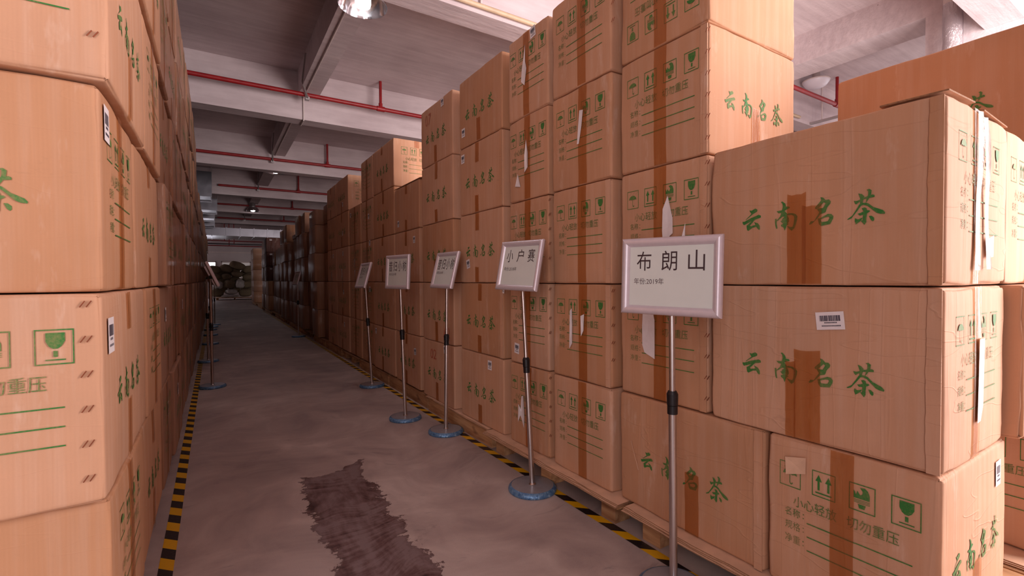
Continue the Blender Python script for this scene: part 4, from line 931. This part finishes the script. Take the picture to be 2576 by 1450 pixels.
for i, (x, y, ta) in enumerate(LS):
    stand((x, y), (x+0.012, y-0.03, 1.165), 2 if i != 1 else 8, ta, 0, '', '', True, 'edge-on sign stand on the left, %s from the camera' % ('nearest' if i == 0 else ORD[i]), 'sign stands along the left-hand tape', collar=0.62)

# ---------------------------------------------------------------- sacks on the far pallet
pallet(0.05, 30.9, 1.9, 32.3, 0.12, 'stringer', 'low pallet under the heap of sacks at the far end', 'pallet at the far end')
SACKS = [(0.02, 31.50, 1.70, .34, .30, .22, 4, 'b'), (0.60, 31.48, 1.77, .34, .30, .22, 14, 'b'), (1.13, 31.35, 1.93, .40, .30, .22, 18, 'b'), (1.68, 31.52, 1.72, .30, .30, .22, -3, 'b'),
         (0.0, 31.45, 1.27, .34, .32, .19, 4, 'b'), (0.56, 31.42, 1.28, .24, .30, .19, -4, 'b'), (1.08, 31.44, 1.42, .30, .3, .18, 4, 'b'), (1.66, 31.46, 1.27, .30, .3, .20, -4, 'b'),
         (0.72, 31.25, 0.86, .30, .26, .25, 3, 'b'), (1.60, 31.4, 0.83, .27, .26, .21, -4, 'b'), (0.16, 31.25, 0.84, .22, .24, .22, 12, 'w'), (0.80, 31.2, 0.44, .31, .26, .16, 0, 'w'),
         (1.24, 31.2, 0.88, .23, .26, .26, -8, 'w'), (0.72, 31.15, 0.195, .42, .26, .07, 0, 'w'), (1.52, 31.2, 0.37, .38, .26, .22, -4, 'b'), (0.12, 31.3, 0.38, .32, .3, .22, 0, 'b'),
         (0.30, 32.05, 1.50, .36, .24, .23, 5, 'b'), (0.98, 32.05, 1.62, .32, .24, .24, -5, 'b'), (1.58, 32.05, 1.50, .28, .24, .23, 3, 'b'), (0.32, 32.05, 1.03, .36, .24, .22, 0, 'b'), (0.99, 32.05, 1.10, .30, .24, .24, 4, 'b'), (1.58, 32.05, 1.03, .28, .24, .22, 0, 'b'),
         (0.30, 32.05, 0.58, .36, .24, .21, 0, 'b'), (0.98, 32.05, 0.60, .30, .24, .22, 0, 'b'), (1.58, 32.05, 0.58, .28, .24, .21, 0, 'b')]
SN = ['brown sack at the upper left of the far heap', 'pointed brown sack second from left on top of the heap', 'topmost brown sack of the far heap with a pointed corner', 'rounded brown sack at the upper right of the heap',
      'flattened brown sack at left, under the upper left sack', 'small brown sack in the second layer, left of centre', 'flat brown sack directly under the topmost sack', 'brown sack in the second layer at the right edge',
      'upright brown sack in the middle of the heap', 'brown sack at the right, mid-height of the heap', 'small white sack low on the left of the heap', 'rounded white sack low in the centre of the heap',
      'crumpled white sack at right of the heap', 'flat white sack lying on the pallet', 'dark brown sack at the lower right of the heap', 'dark brown sack at the lower left of the heap'] + ['shadowed brown sack in the back row of the heap, %s and %s' % (v, h_) for v in ('high up', 'at mid-height', 'low down') for h_ in ('to the left', 'in the centre', 'to the right')]
for i, (x, y, z, a, b, c, rot, kd) in enumerate(SACKS):
    V, F = [], []; nu, nv = 28, 16
    for j in range(nv+1):
        th = -pi/2+pi*j/nv
        for k_ in range(nu):
            ph = 2*pi*k_/nu
            sp = lambda v, e: math.copysign(abs(v)**e, v)
            px = a*sp(cos(th), .62)*sp(cos(ph), .55); pyy = b*sp(cos(th), .8)*sp(sin(ph), .9); pz = c*sp(sin(th), .7)
            fl = 1-0.28*(abs(px)/a)**3; pz *= fl
            nz = noise.noise(Vector((px*4+i*5, pyy*4, pz*4)))*0.05+noise.noise(Vector((px*13+i, pyy*13, pz*13)))*(0.012 if kd == 'b' else 0.03)
            s_ = 1+nz/max(a, .2); V.append((px*s_, pyy*s_, pz*s_))
    for j in range(nv):
        for k_ in range(nu): F.append((j*nu+k_, j*nu+(k_+1) % nu, (j+1)*nu+(k_+1) % nu, (j+1)*nu+k_))
    mb = MB(); mb.add(V, F, 0, True); o = mb.build('burlap_sack' if kd == 'b' else 'woven_sack', M['burlap'] if kd == 'b' else M['sackwhite'])
    o.location = (x, y, z+0.02); o.rotation_euler = (0, RD(rot), 0); tag(o, SN[i], 'sack', 'sacks heaped at the far end')
